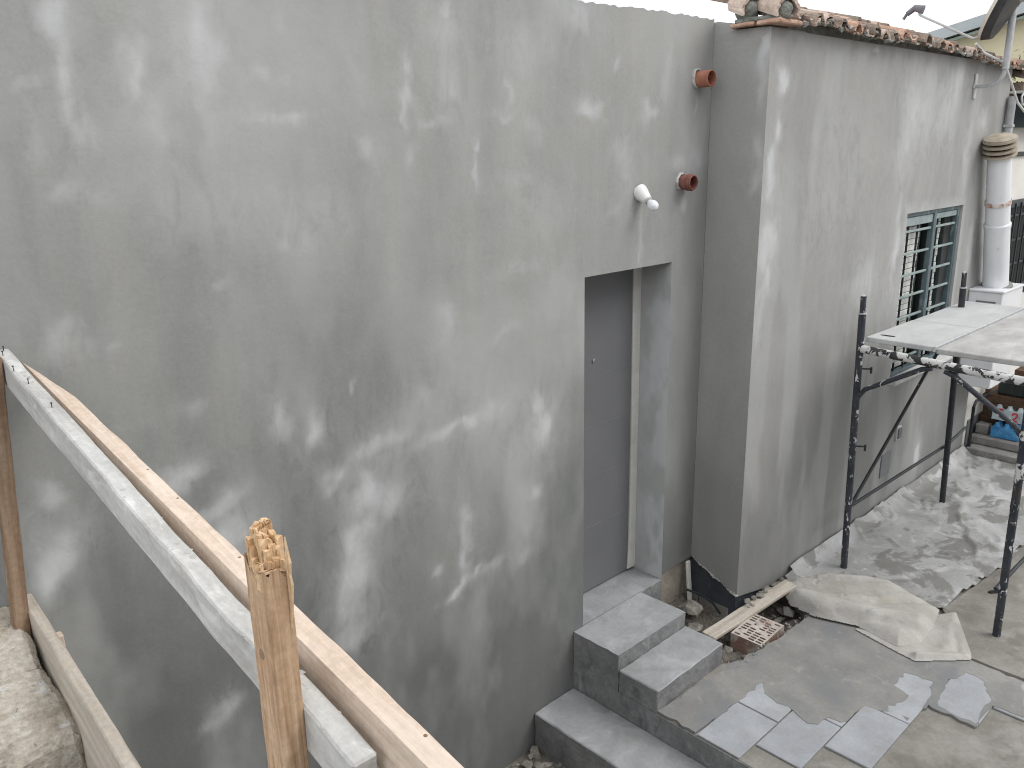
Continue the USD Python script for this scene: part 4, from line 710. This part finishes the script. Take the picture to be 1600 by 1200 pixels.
# local axes: x runs down the post, y along world y, z along world x
W, D = .061, .043
body = rough(box((.0, 0, 0), (1.10, W, D), .003), .02, .0022, 9, 31)
top = body.vertices[:, 0] < .03
body.vertices[top, 0] += (meshkit.fbm(np.stack([body.vertices[top, 1] * 130, body.vertices[top, 2] * 130, body.vertices[top, 2] * 0], 1), 3, 3) - .5) * .03 - .012 * (body.vertices[top, 1] > .045)
part('timber', body, 'post_pine', bp_)
part('knot', lathe([(0, 0), (0, .010), (.0015, .007), (.0008, 0)], (.145, .034, -.0002), (.145, .034, -.05), 10), 'old_brown_wood', bp_)
r_ = np.random.default_rng(5)
for i in range(24):
    fy, fz = .010 + .041 * ((i % 6) / 5), .007 + .029 * ((i // 6) / 3)
    fy += r_.normal() * .0015; fz += r_.normal() * .0015
    prof = np.interp(fy, [.008, .016, .030, .044, .060], [.012, .046, .066, .082, .100]) if fz > .012 else np.interp(fy, [.008, .030, .036, .060], [-.01, .004, .03, .088])
    hgt = .70 * prof * r_.uniform(.86, 1.03)
    w1, w2 = r_.uniform(.009, .012), r_.uniform(.010, .013); tip = r_.uniform(.72, .98)
    q = np.array([(.03, -w1 / 2, -w2 / 2), (.03, w1 / 2, -w2 / 2), (.03, w1 / 2, w2 / 2), (.03, -w1 / 2, w2 / 2)] + [(-hgt + r_.uniform(-.006, .006), a * w1 / 2 * tip, c * w2 / 2 * tip) for a, c in ((-1, -1), (1, -1), (1, 1), (-1, 1))])
    q += np.array([0, fy, fz]); q[4:, 1] += r_.normal() * .0015; c = trimesh.convex.convex_hull(q)
    part('splinter', rough(c, .008, .0024, 75, i), 'splinter_pine', bp_)
for i in range(16):
    part('splinter', chunk((-r_.uniform(.050, .064), r_.uniform(.040, .050), r_.uniform(.014, .036)), r_.uniform(.004, .008), 70 + i, 10), 'splinter_pine', bp_)
for i in range(12):
    part('splinter', chunk((r_.uniform(-.008, .012), r_.uniform(.0, .058), r_.uniform(.0, .02)), r_.uniform(.004, .008), 90 + i, 10), 'splinter_pine', bp_)
for i in range(14):   # long thin fibres standing out of the break
    y0, z0 = r_.uniform(.006, .054), r_.uniform(.004, .040); L0 = min(r_.uniform(.01, .045) * (.3 + y0 / .05), .058)
    part('splinter', tube([(.02, y0, z0), (-L0 * .6, y0 + r_.normal() * .002, z0 + r_.normal() * .002), (-L0, y0 + r_.normal() * .004, z0 + r_.normal() * .004)], [.0024, .0016, .0004], 5), 'splinter_pine', bp_)
for i in range(7):   # fibres torn down the right hand face
    y0 = r_.uniform(.002, .03); part('splinter', tube([(.10 - .012 * i, -.001, .038 + r_.uniform(-.004, .004)), (.05 - .012 * i, -.004 - .002 * (i % 3), .039), (-.002 - .008 * i, -.003, .038)], [.0012, .0035, .001], 5), 'splinter_pine', bp_)

plank('rail_post', (-2.848, -.125, 1.25), (-2.776, -.115, 2.20), .036, .046, 'old_brown_wood', 'weathered brown post at the wall end of the white rail', 'post', .05, .003, 23)
plank('edge_board', (-2.853, -1.75, 1.185), (-2.795, -.02, 1.232), .034, .30, 'board_wood', 'long board on edge along the rough stone kerb', 'board', .05, .003, 24)
for q, (y, z, lab) in enumerate([(-.245, 1.318, 'tan stake behind the edge board nearer the wall'), (-.69, 1.2, 'stake behind the edge board nearer the camera, topped with a mortar lump')]):
    t, _ = plank('stake', (-2.768, y, .55), (-2.773, y, z), .034, .034, 'raw_pine' if q == 0 else 'old_brown_wood', lab, 'stake', .05, .003, 25 + q)
    if q: part('mortar_lump', rough(chunk((z - .55, 0, 0), .024, 9), .01, .004, 40, 2), 'collar_mortar', t)
sb = thing('stone_kerb', 'rough weathered stone kerb in two pieces at the terrace edge by the wall', 'kerb', (-3.4, -.25, .3))
for q, (y0, y1, z0, z1) in enumerate([(-.305, -.012, 1.285, 1.366), (-.63, -.312, 1.205, 1.280)]):
    s = box((-4.4, y0, .3), (-2.832, y1, 1.3), .018)
    v, f = trimesh.remesh.subdivide_to_size(s.vertices, s.faces, .03, max_iter=14); s = trimesh.Trimesh(v, f, process=False); s.merge_vertices()
    tt = np.clip((s.vertices[:, 1] - y0) / (y1 - y0), 0, 1); up = np.clip((s.vertices[:, 2] - .9) / .38, 0, 1)
    s.vertices[:, 2] += up * ((z0 + (z1 - z0) * tt) - 1.3)
    d = np.stack([meshkit.fbm(s.vertices * 11 + 17 * k, 5, 70 + k + 5 * q) - .5 for k in range(3)], 1); s.vertices += d * .036
    part('stone', s, 'rough_stone', sb)
solo('rubble', cat(*[chunk((rng.uniform(-1.3, -.44), -abs(rng.normal()) * .25 - .03, -.615 + rng.uniform(0, .06)), rng.uniform(.012, .05), 700 + i) for i in range(150)]), 'rubble_grey', label='broken rubble heaped at the wall foot below the lowest step', category='rubble', kind='stuff')

# ------------------------------------------------------------------ fittings on the wall
def pipe_stub(x, z, L, r, m, label, rings, dx):
    t = thing('pipe_stub', label, 'pipe', (x, 0, z)); a, b = np.array((x, .02, z)), np.array((x + dx, -L, z - .0))
    n = np.linalg.norm(b - a)
    part('pipe', lathe([(0, r), (n - .002, r), (n, r - .002), (n, r - .006), (n - .05, r - .007)], a, b, 28), m, t, smooth=40)
    part('bore', lathe([(n - .05, r - .0065), (n - .051, 0)], a, b, 28), 'pipe_inside', t)
    part('collar', rough(lathe([(.008, r + .013), (.026, r + .009), (.034, r + .001), (.02, r - .01), (.008, r - .01)], a - np.array((.006, 0, -.006)), b - np.array((.006, 0, -.006)), 20), .012, .008, 30, int(x * 100)), 'collar_mortar', t)
    for s in rings: part('ring', lathe([(n * s, r), (n * s + .001, r + .005), (n * s + .009, r + .005), (n * s + .010, r)], a, b, 28), 'drain_clay_dark', t, smooth=40)
pipe_stub(.968, 3.127, .095, .046, 'drain_clay', 'upper red brown drain pipe stub high on the wall beside the corner', (), .0)
pipe_stub(.846, 2.557, .085, .043, 'drain_clay_dark', 'lower ringed brown drain pipe stub above the door', (.62, .78), .0)
lm = thing('wall_lamp', 'white lamp holder with a bare unlit bulb over the door', 'lamp', (.445, 0, 2.52))
a, b = np.array((.447, .004, 2.528)), np.array((.436, -.135, 2.432))
part('holder', lathe([(0, .044), (.012, .046), (.03, .042), (.07, .030), (.085, .026), (.088, .020)], a, b, 28), 'white_plastic', lm, smooth=40)
part('ring', lathe([(.086, .019), (.088, .023), (.096, .023), (.098, .017)], a, b, 24), 'galvanised', lm, smooth=40)
part('bulb', lathe([(.096, .014), (.108, .019), (.122, .0275), (.138, .029), (.152, .025), (.162, .015), (.166, .0)], a, b, 24), 'bulb_white', lm, smooth=60)
sk = thing('wall_socket', 'small pale outdoor socket box low on the wall behind the scaffold', 'socket', (3.5, -.37, .38))
part('plate', box((3.47, -.385, .36), (3.56, -.366, .48), .004), 'galvanised', sk)
part('cover', box((3.485, -.395, .375), (3.545, -.386, .465), .004), 'grey_plinth', sk)
vt = thing('wall_patch', 'flush darker plaster hatch plate low on the wall under the diagonal brace', 'patch', (3.3, -.37, .1))
part('plate', box((3.24, -.3745, .09), (3.42, -.364, .29), .002), 'dark_plaster', vt)  # thin plate standing for a darker area of plaster

# ------------------------------------------------------------------ far end: boiler box, flue, neighbour's house, dish
bx = thing('boiler_box', 'white metal boiler cabinet on the wall beyond the scaffold', 'cabinet', (5.0, -.37, .57))
part('body', box((4.80, -.648, .575), (5.36, -.3705, 1.452), .006), 'flue_white', bx)
part('lid', box((4.79, -.658, 1.4525), (5.37, -.3705, 1.472), .004), 'flue_white', bx)
for z in (1.36, 1.315): part('louvre', box((4.793, -.60, z), (4.80, -.44, z + .012), .001), 'grey_plinth', bx)
fv = thing('flue_pipe', 'tall white flue pipe with a slatted cap rising from the boiler cabinet', 'flue', (5.06, -.5, 1.47))
fa, fb = np.array((5.05, -.505, 1.474)), np.array((4.70, -.50, 2.62))
part('pipe', lathe([(0, .105), (.55, .102), (.575, .108), (.60, .108), (.61, .098), (1.195, .092)], fa, fb, 28), 'flue_white', fv, smooth=40)
part('rust_band', lathe([(.778, .098), (.78, .104), (.815, .104), (.817, .098)], fa, fb, 28), 'rust', fv, smooth=40)
part('foot_ring', lathe([(0, .14), (.012, .135), (.02, .106)], fa, fb, 28), 'roof_mortar', fv, smooth=40)
for q in range(4): part('cap_ring', lathe([(1.20 + .042 * q, .09), (1.205 + .042 * q, .128), (1.222 + .042 * q, .132), (1.226 + .042 * q, .09)], fa, fb, 28), 'flue_cap', fv, smooth=40)
part('cap_core', lathe([(1.19, .088), (1.36, .088), (1.375, .06), (1.38, 0)], fa, fb, 24), 'pipe_inside', fv, smooth=40)
part('cap_top', lathe([(1.345, .12), (1.36, .124), (1.375, .09), (1.385, 0)], fa, fb, 24), 'flue_cap', fv, smooth=40)
nh = thing('white_house', "neighbour's white house wall with a black barred window beyond the flue", 'house', (7, -.2, -.6))
part('wall', box((5.185, -.35, -.6), (10, .2, 3.02), .004), 'white_wall', nh)
part('plinth', box((5.30, -.362, -.3), (6.6, -.351, .09), .002), 'grey_plinth', nh)
NX0, NX1, NZ0, NZ1 = 5.56, 6.75, 1.22, 2.20
w = part('window', cat(box((NX0, -.372, NZ0), (NX0 + .07, -.351, NZ1), .003), box((NX1 - .07, -.372, NZ0), (NX1, -.351, NZ1), .003), box((NX0 + .07, -.372, NZ1 - .07), (NX1 - .07, -.351, NZ1), .003)), 'shutter_dark', nh)
part('pane', box((NX0 + .07, -.356, NZ0), (NX1 - .07, -.3512, NZ1 - .07), 0), 'window_dark', w)
for q in range(6): x = NX0 + .2 + .17 * q; part('bar', box((x, -.385, NZ0), (x + .02, -.373, NZ1 - .03), .002), 'bar_black', w)
for q in range(4): z = NZ0 + .10 + .24 * q; part('bar', box((NX0 + .02, -.372, z), (NX1 - .02, -.358, z + .02), .002), 'shutter_dark', w)
part('shutter_box', box((5.30, -.50, 2.86), (7.4, -.352, 3.14), .006), 'shutter_dark', nh, label='dark grey shutter box under the eave')
part('ledge', box((5.18, -.53, 3.145), (7.4, -.352, 3.165), .003), 'sill_stone', nh)
part('beam', box((5.48, -.375, 2.605), (7.4, -.351, 2.645), .003), 'bar_black', nh)
ne = part('eave', box((5.28, -.44, 3.17), (7.4, .1, 3.24), .006), 'roof_clay', nh)
for q in range(10): part('roof_tile', roof_tile(5.36 + .2 * q, -.52, 3.245, .08, .42, True, 800 + q), tm[(q * 2) % 5], ne)
damp_shade_p_ = thing('drainpipe', 'short pale grey downpipe between the rendered wall and the shutter box', 'drainpipe', (5.2, -.42, 2.6))
part('pipe', tube([(5.14, -.41, 2.62), (5.13, -.41, 3.12)], .032, 14), 'galvanised', damp_shade_p_, smooth=40)
part('bracket', box((5.10, -.445, 2.86), (5.17, -.372, 2.885), .003), 'galvanised', damp_shade_p_)
# satellite dish on its bracket
sd = thing('satellite_dish', 'satellite dish seen edge on, on a grey mast above the tiled eave', 'satellite dish', (4.29, -.37, 3.1))
part('wall_plate', cat(box((4.265, -.382, 3.08), (4.315, -.3695, 3.27), .003), box((4.25, -.379, 3.16), (4.33, -.3695, 3.19), .003)), 'galvanised', sd)
mt = [(4.29, -.375, 3.175), (4.29, -.43, 3.172), (4.29, -.50, 3.18), (4.29, -.545, 3.205), (4.29, -.572, 3.25), (4.29, -.58, 3.32), (4.29, -.583, 4.15)]
part('arm', tube(mt[:6], .016, 14), 'galvanised', sd, smooth=50)
part('mast', tube([(4.29, -.58, 3.29), (4.29, -.583, 4.15)], .0255, 16), 'galvanised', sd, smooth=40)
dn = np.array((-.20, .87, .45)); dn /= np.linalg.norm(dn); bot = np.array((4.10, -.385, 3.528)); du = np.cross(np.cross(dn, (0, 0, 1)), dn); du /= np.linalg.norm(du)
ctr = bot + du * .39
prof_f = [(.0 + .06 * (r / .38) ** 2, r) for r in np.linspace(0, .38, 10)]
dsh = part('dish', lathe(prof_f + [(.070, .388), (.045, .392)], ctr - dn * .10, ctr + dn, 40), 'dish_face', sd, smooth=40)
part('dish_back', lathe([(.046, .389), (-.01, .36), (-.035, .2), (-.04, 0)], ctr - dn * .10, ctr + dn, 40), 'dish_back', dsh, smooth=40)
lnb = np.array((4.10, .105, 3.768))
part('feed_arm', tube([bot + du * .03 - dn * .04, bot - du * .01, lnb - dn * .06 + du * .0, lnb - dn * .03 + du * .03], .0095, 8), 'galvanised', sd, smooth=40)
lf = part('feed', tube([lnb + dn * .03 - du * .03, lnb + dn * .0 + du * .03, lnb - dn * .07 + du * .045], [.02, .026, .034], 12), 'lnb_grey', sd, smooth=40)
part('feed_foot', tube([lnb + dn * .03 - du * .02, lnb + dn * .035 - du * .075], .012, 8), 'lnb_grey', lf, smooth=40)
part('mount', cat(box(ctr - dn * .10 + (-.02, -.06, -.07), ctr - dn * .10 + (.10, .04, .07), .01), tube([ctr - dn * .10, (4.29, -.583, ctr[2] - .03)], .028, 10), box((4.25, -.625, ctr[2] - .09), (4.34, -.54, ctr[2] + .03), .006)), 'galvanised', sd, smooth=30)
cb = [(4.0, -.44, 3.47), (4.1, -.47, 3.41), (4.35, -.55, 3.34), (4.63, -.5, 3.277), (4.80, -.5, 3.17), (4.97, -.5, 3.06), (5.17, -.5, 2.995), (5.6, -.45, 2.93)]
solo('dish_cable', tube(cb, .010, 8), 'cable_white', label='white cable drooping from the dish mast to the shutter box', category='cable', smooth=50)
cb = [(5.16, -.49, 3.16), (5.06, -.5, 3.11), (5.10, -.5, 3.05), (5.25, -.5, 3.03), (5.6, -.47, 3.02)]
solo('loose_cable', tube(cb, .009, 8), 'cable_white', label='short white cable loop below the ledge of the shutter box', category='cable', smooth=50)
# back steps and clutter
bs = thing('back_steps', 'two low stone steps at the far end of the plastic sheet', 'steps', (6, -1, -.24))
part('step', rough(box((5.205, -2.6, -.23), (5.44, -.40, -.15), .008), .1, .004, 9, 1), 'block_grey', bs); part('step', rough(box((5.36, -2.6, -.149), (8, -.375, -.07), .008), .1, .004, 9, 2), 'block_grey', bs)
hr = thing('handrail', 'small black tube handrail by the back steps', 'handrail', (5.25, -.41, -.2))
part('post', tube([(5.245, -.415, -.2), (5.225, -.415, .26)], .016, 10), 'bar_black', hr, smooth=40)
part('rail', tube([(5.225, -.415, .26), (5.28, -.415, .31), (5.85, -.415, .30)], .014, 10), 'bar_black', hr, smooth=40)
wr_ = thing('wooden_shelf', 'dark brown wooden shelf rack under the boiler cabinet', 'shelf', (5.9, -.7, -.07))
for z0, z1 in ((.205, .31), (-.005, .085)): part('board', box((5.60, -1.25, z0), (5.625, -.37, z1), .004), 'shelf_wood', wr_)
for z in (.085, .312): part('shelf_board', box((5.626, -1.25, z - .018), (6.1, -.37, z), .004), 'shelf_wood', wr_)
for y in (-.40, -.80, -1.22): part('upright', box((5.627, y - .02, -.068), (5.66, y + .02, .46), .003), 'shelf_wood', wr_)
part('top_board', box((5.60, -1.25, .462), (6.1, -.62, .60), .004), 'shelf_wood', wr_)
solo('bottle_crate', cat(box((5.66, -.80, .313), (5.98, -.48, .45), .01), *[box((5.652, -.79 + .08 * q, .33), (5.66, -.74 + .08 * q, .43), .003) for q in range(4)]), 'crate_green', label='dark green crate standing on the upper shelf', category='crate')
def pack(name, lo, hi, m, label, seed):
    t = thing(name, label, 'bottle pack', ((lo[0] + hi[0]) / 2, (lo[1] + hi[1]) / 2, lo[2])); ms = []
    n = max(2, int((hi[1] - lo[1]) / .075))
    for q in range(n):
        y = lo[1] + (q + .5) * (hi[1] - lo[1]) / n; r = (hi[1] - lo[1]) / n * .52
        for x in (lo[0] + r, lo[0] + 3 * r): ms.append(lathe([(0, 0), (0, r * .9), (.01, r), ((hi[2] - lo[2]) * .62, r), ((hi[2] - lo[2]) * .85, r * .5), (hi[2] - lo[2], r * .35), (hi[2] - lo[2], 0)], (x, y, lo[2]), (x, y, hi[2]), 14))
    for q, b in enumerate(ms): part('bottle', b, m, t, smooth=40)
    part('wrap', rough(box((lo[0] - .004, lo[1], lo[2] + .002), (lo[0] + .006, hi[1], lo[2] + (hi[2] - lo[2]) * .8), .003), .03, .006, 25, seed), m, t, smooth=40)
    return t
pk = pack('bottle_pack', (5.52, -.78, .088), (5.60, -.50, .235), 'pack_film', 'clear wrapped bottle pack with red print on the middle shelf', 1)
tx = meshkit.text_mesh('2', .085, .003, bold=True); tx.apply_transform(np.array([[0, 0, -1, 5.508], [-1, 0, 0, -.665], [0, 1, 0, .105], [0, 0, 0, 1.]])); part('print', tx, 'print_red', pk)
part('print', box((5.506, -.60, .195), (5.510, -.56, .215), .001), 'print_red', pk)
pack('bottle_pack', (5.44, -.78, -.068), (5.55, -.53, .075), 'pack_blue', 'bright blue wrapped bottle pack on the top back step', 2)
solo('grey_block', rough(box((5.46, -.50, -.068), (5.58, -.385, .03), .008), .04, .006, 20, 2), 'block_grey', label='grey concrete block on the back step beside the blue pack', category='block')
# yellow house and tree beyond the roof
yh = thing('yellow_house', 'pale yellow house with a grey pitched roof beyond the tiled eave', 'house', (14, 5, -.6))
fn_, fs_ = np.array((.8602, .5100, 0)), np.array((.5100, -.8602, 0)); base_ = np.array((-3.294, -2.920, 0)) + fn_ * 15
def gable(pts, d0, d1):
    g = trimesh.creation.extrude_polygon(Polygon(pts), d1 - d0, engine='earcut'); v = g.vertices
    g.vertices = base_ + v[:, :1] * fs_ + (v[:, 2:] + d0) * fn_ + v[:, 1:2] * np.array((0, 0, 1.)); g.fix_normals(); return g
part('wall', gable([(2.2, -.6), (2.2, 4.06), (2.65, 4.19), (3.57, 4.46), (6.2, 5.22), (9.6, 4.25), (9.6, -.6)], 0, 6), 'yellow_wall', yh)
part('roof', gable([(1.9, 4.02), (1.95, 4.19), (3.13, 4.535), (6.2, 5.42), (9.9, 4.36), (9.9, 4.2), (6.2, 5.25), (3.57, 4.50)], -.35, 6.2), 'roof_sheet', yh)
part('fascia', gable([(1.9, 3.985), (3.57, 4.465), (6.2, 5.22), (6.2, 5.18), (3.57, 4.425), (1.9, 3.94)], -.3, -.1), 'roof_fascia', yh)
TX, TY = 9.22, .28
tr = thing('tree', 'small leafy tree in front of the yellow house wall', 'tree', (TX, TY, -.6))
part('trunk', tube([(TX, TY, -.6), (TX + .02, TY + .02, 1.2), (TX - .03, TY, 2.6), (TX, TY, 3.5)], [.08, .065, .045, .012], 10), 'bark', tr, smooth=40)
for q in range(6): a = q * 1.05; part('limb', tube([(TX - .01, TY, 1.9 + .22 * q), (TX + .35 * math.cos(a), TY + .35 * math.sin(a), 2.5 + .22 * q)], [.025, .007], 7), 'bark', tr, smooth=40)
r_ = np.random.default_rng(12); lv, lfc = [], []
for q in range(1500):
    cl_ = np.array((TX, TY, 0)) + np.array([(0, 0, 3.1), (.35, .1, 2.8), (-.3, -.1, 2.7), (.1, .25, 3.62), (.3, -.25, 3.4), (-.2, .1, 3.5)][q % 6]); p = cl_ + r_.normal(size=3) * (.17, .17, .16)
    d1 = r_.normal(size=3); d1 /= np.linalg.norm(d1); d2 = np.cross(d1, r_.normal(size=3)); d2 /= np.linalg.norm(d2); s = r_.uniform(.02, .04)
    n0 = len(lv); lv += [p - d1 * s, p + d2 * s * .45, p + d1 * s, p - d2 * s * .45]; lfc += [[n0, n0 + 1, n0 + 2], [n0, n0 + 2, n0 + 3]]
part('crown', (np.array(lv), np.array(lfc)), 'leaf', tr, kind='stuff')
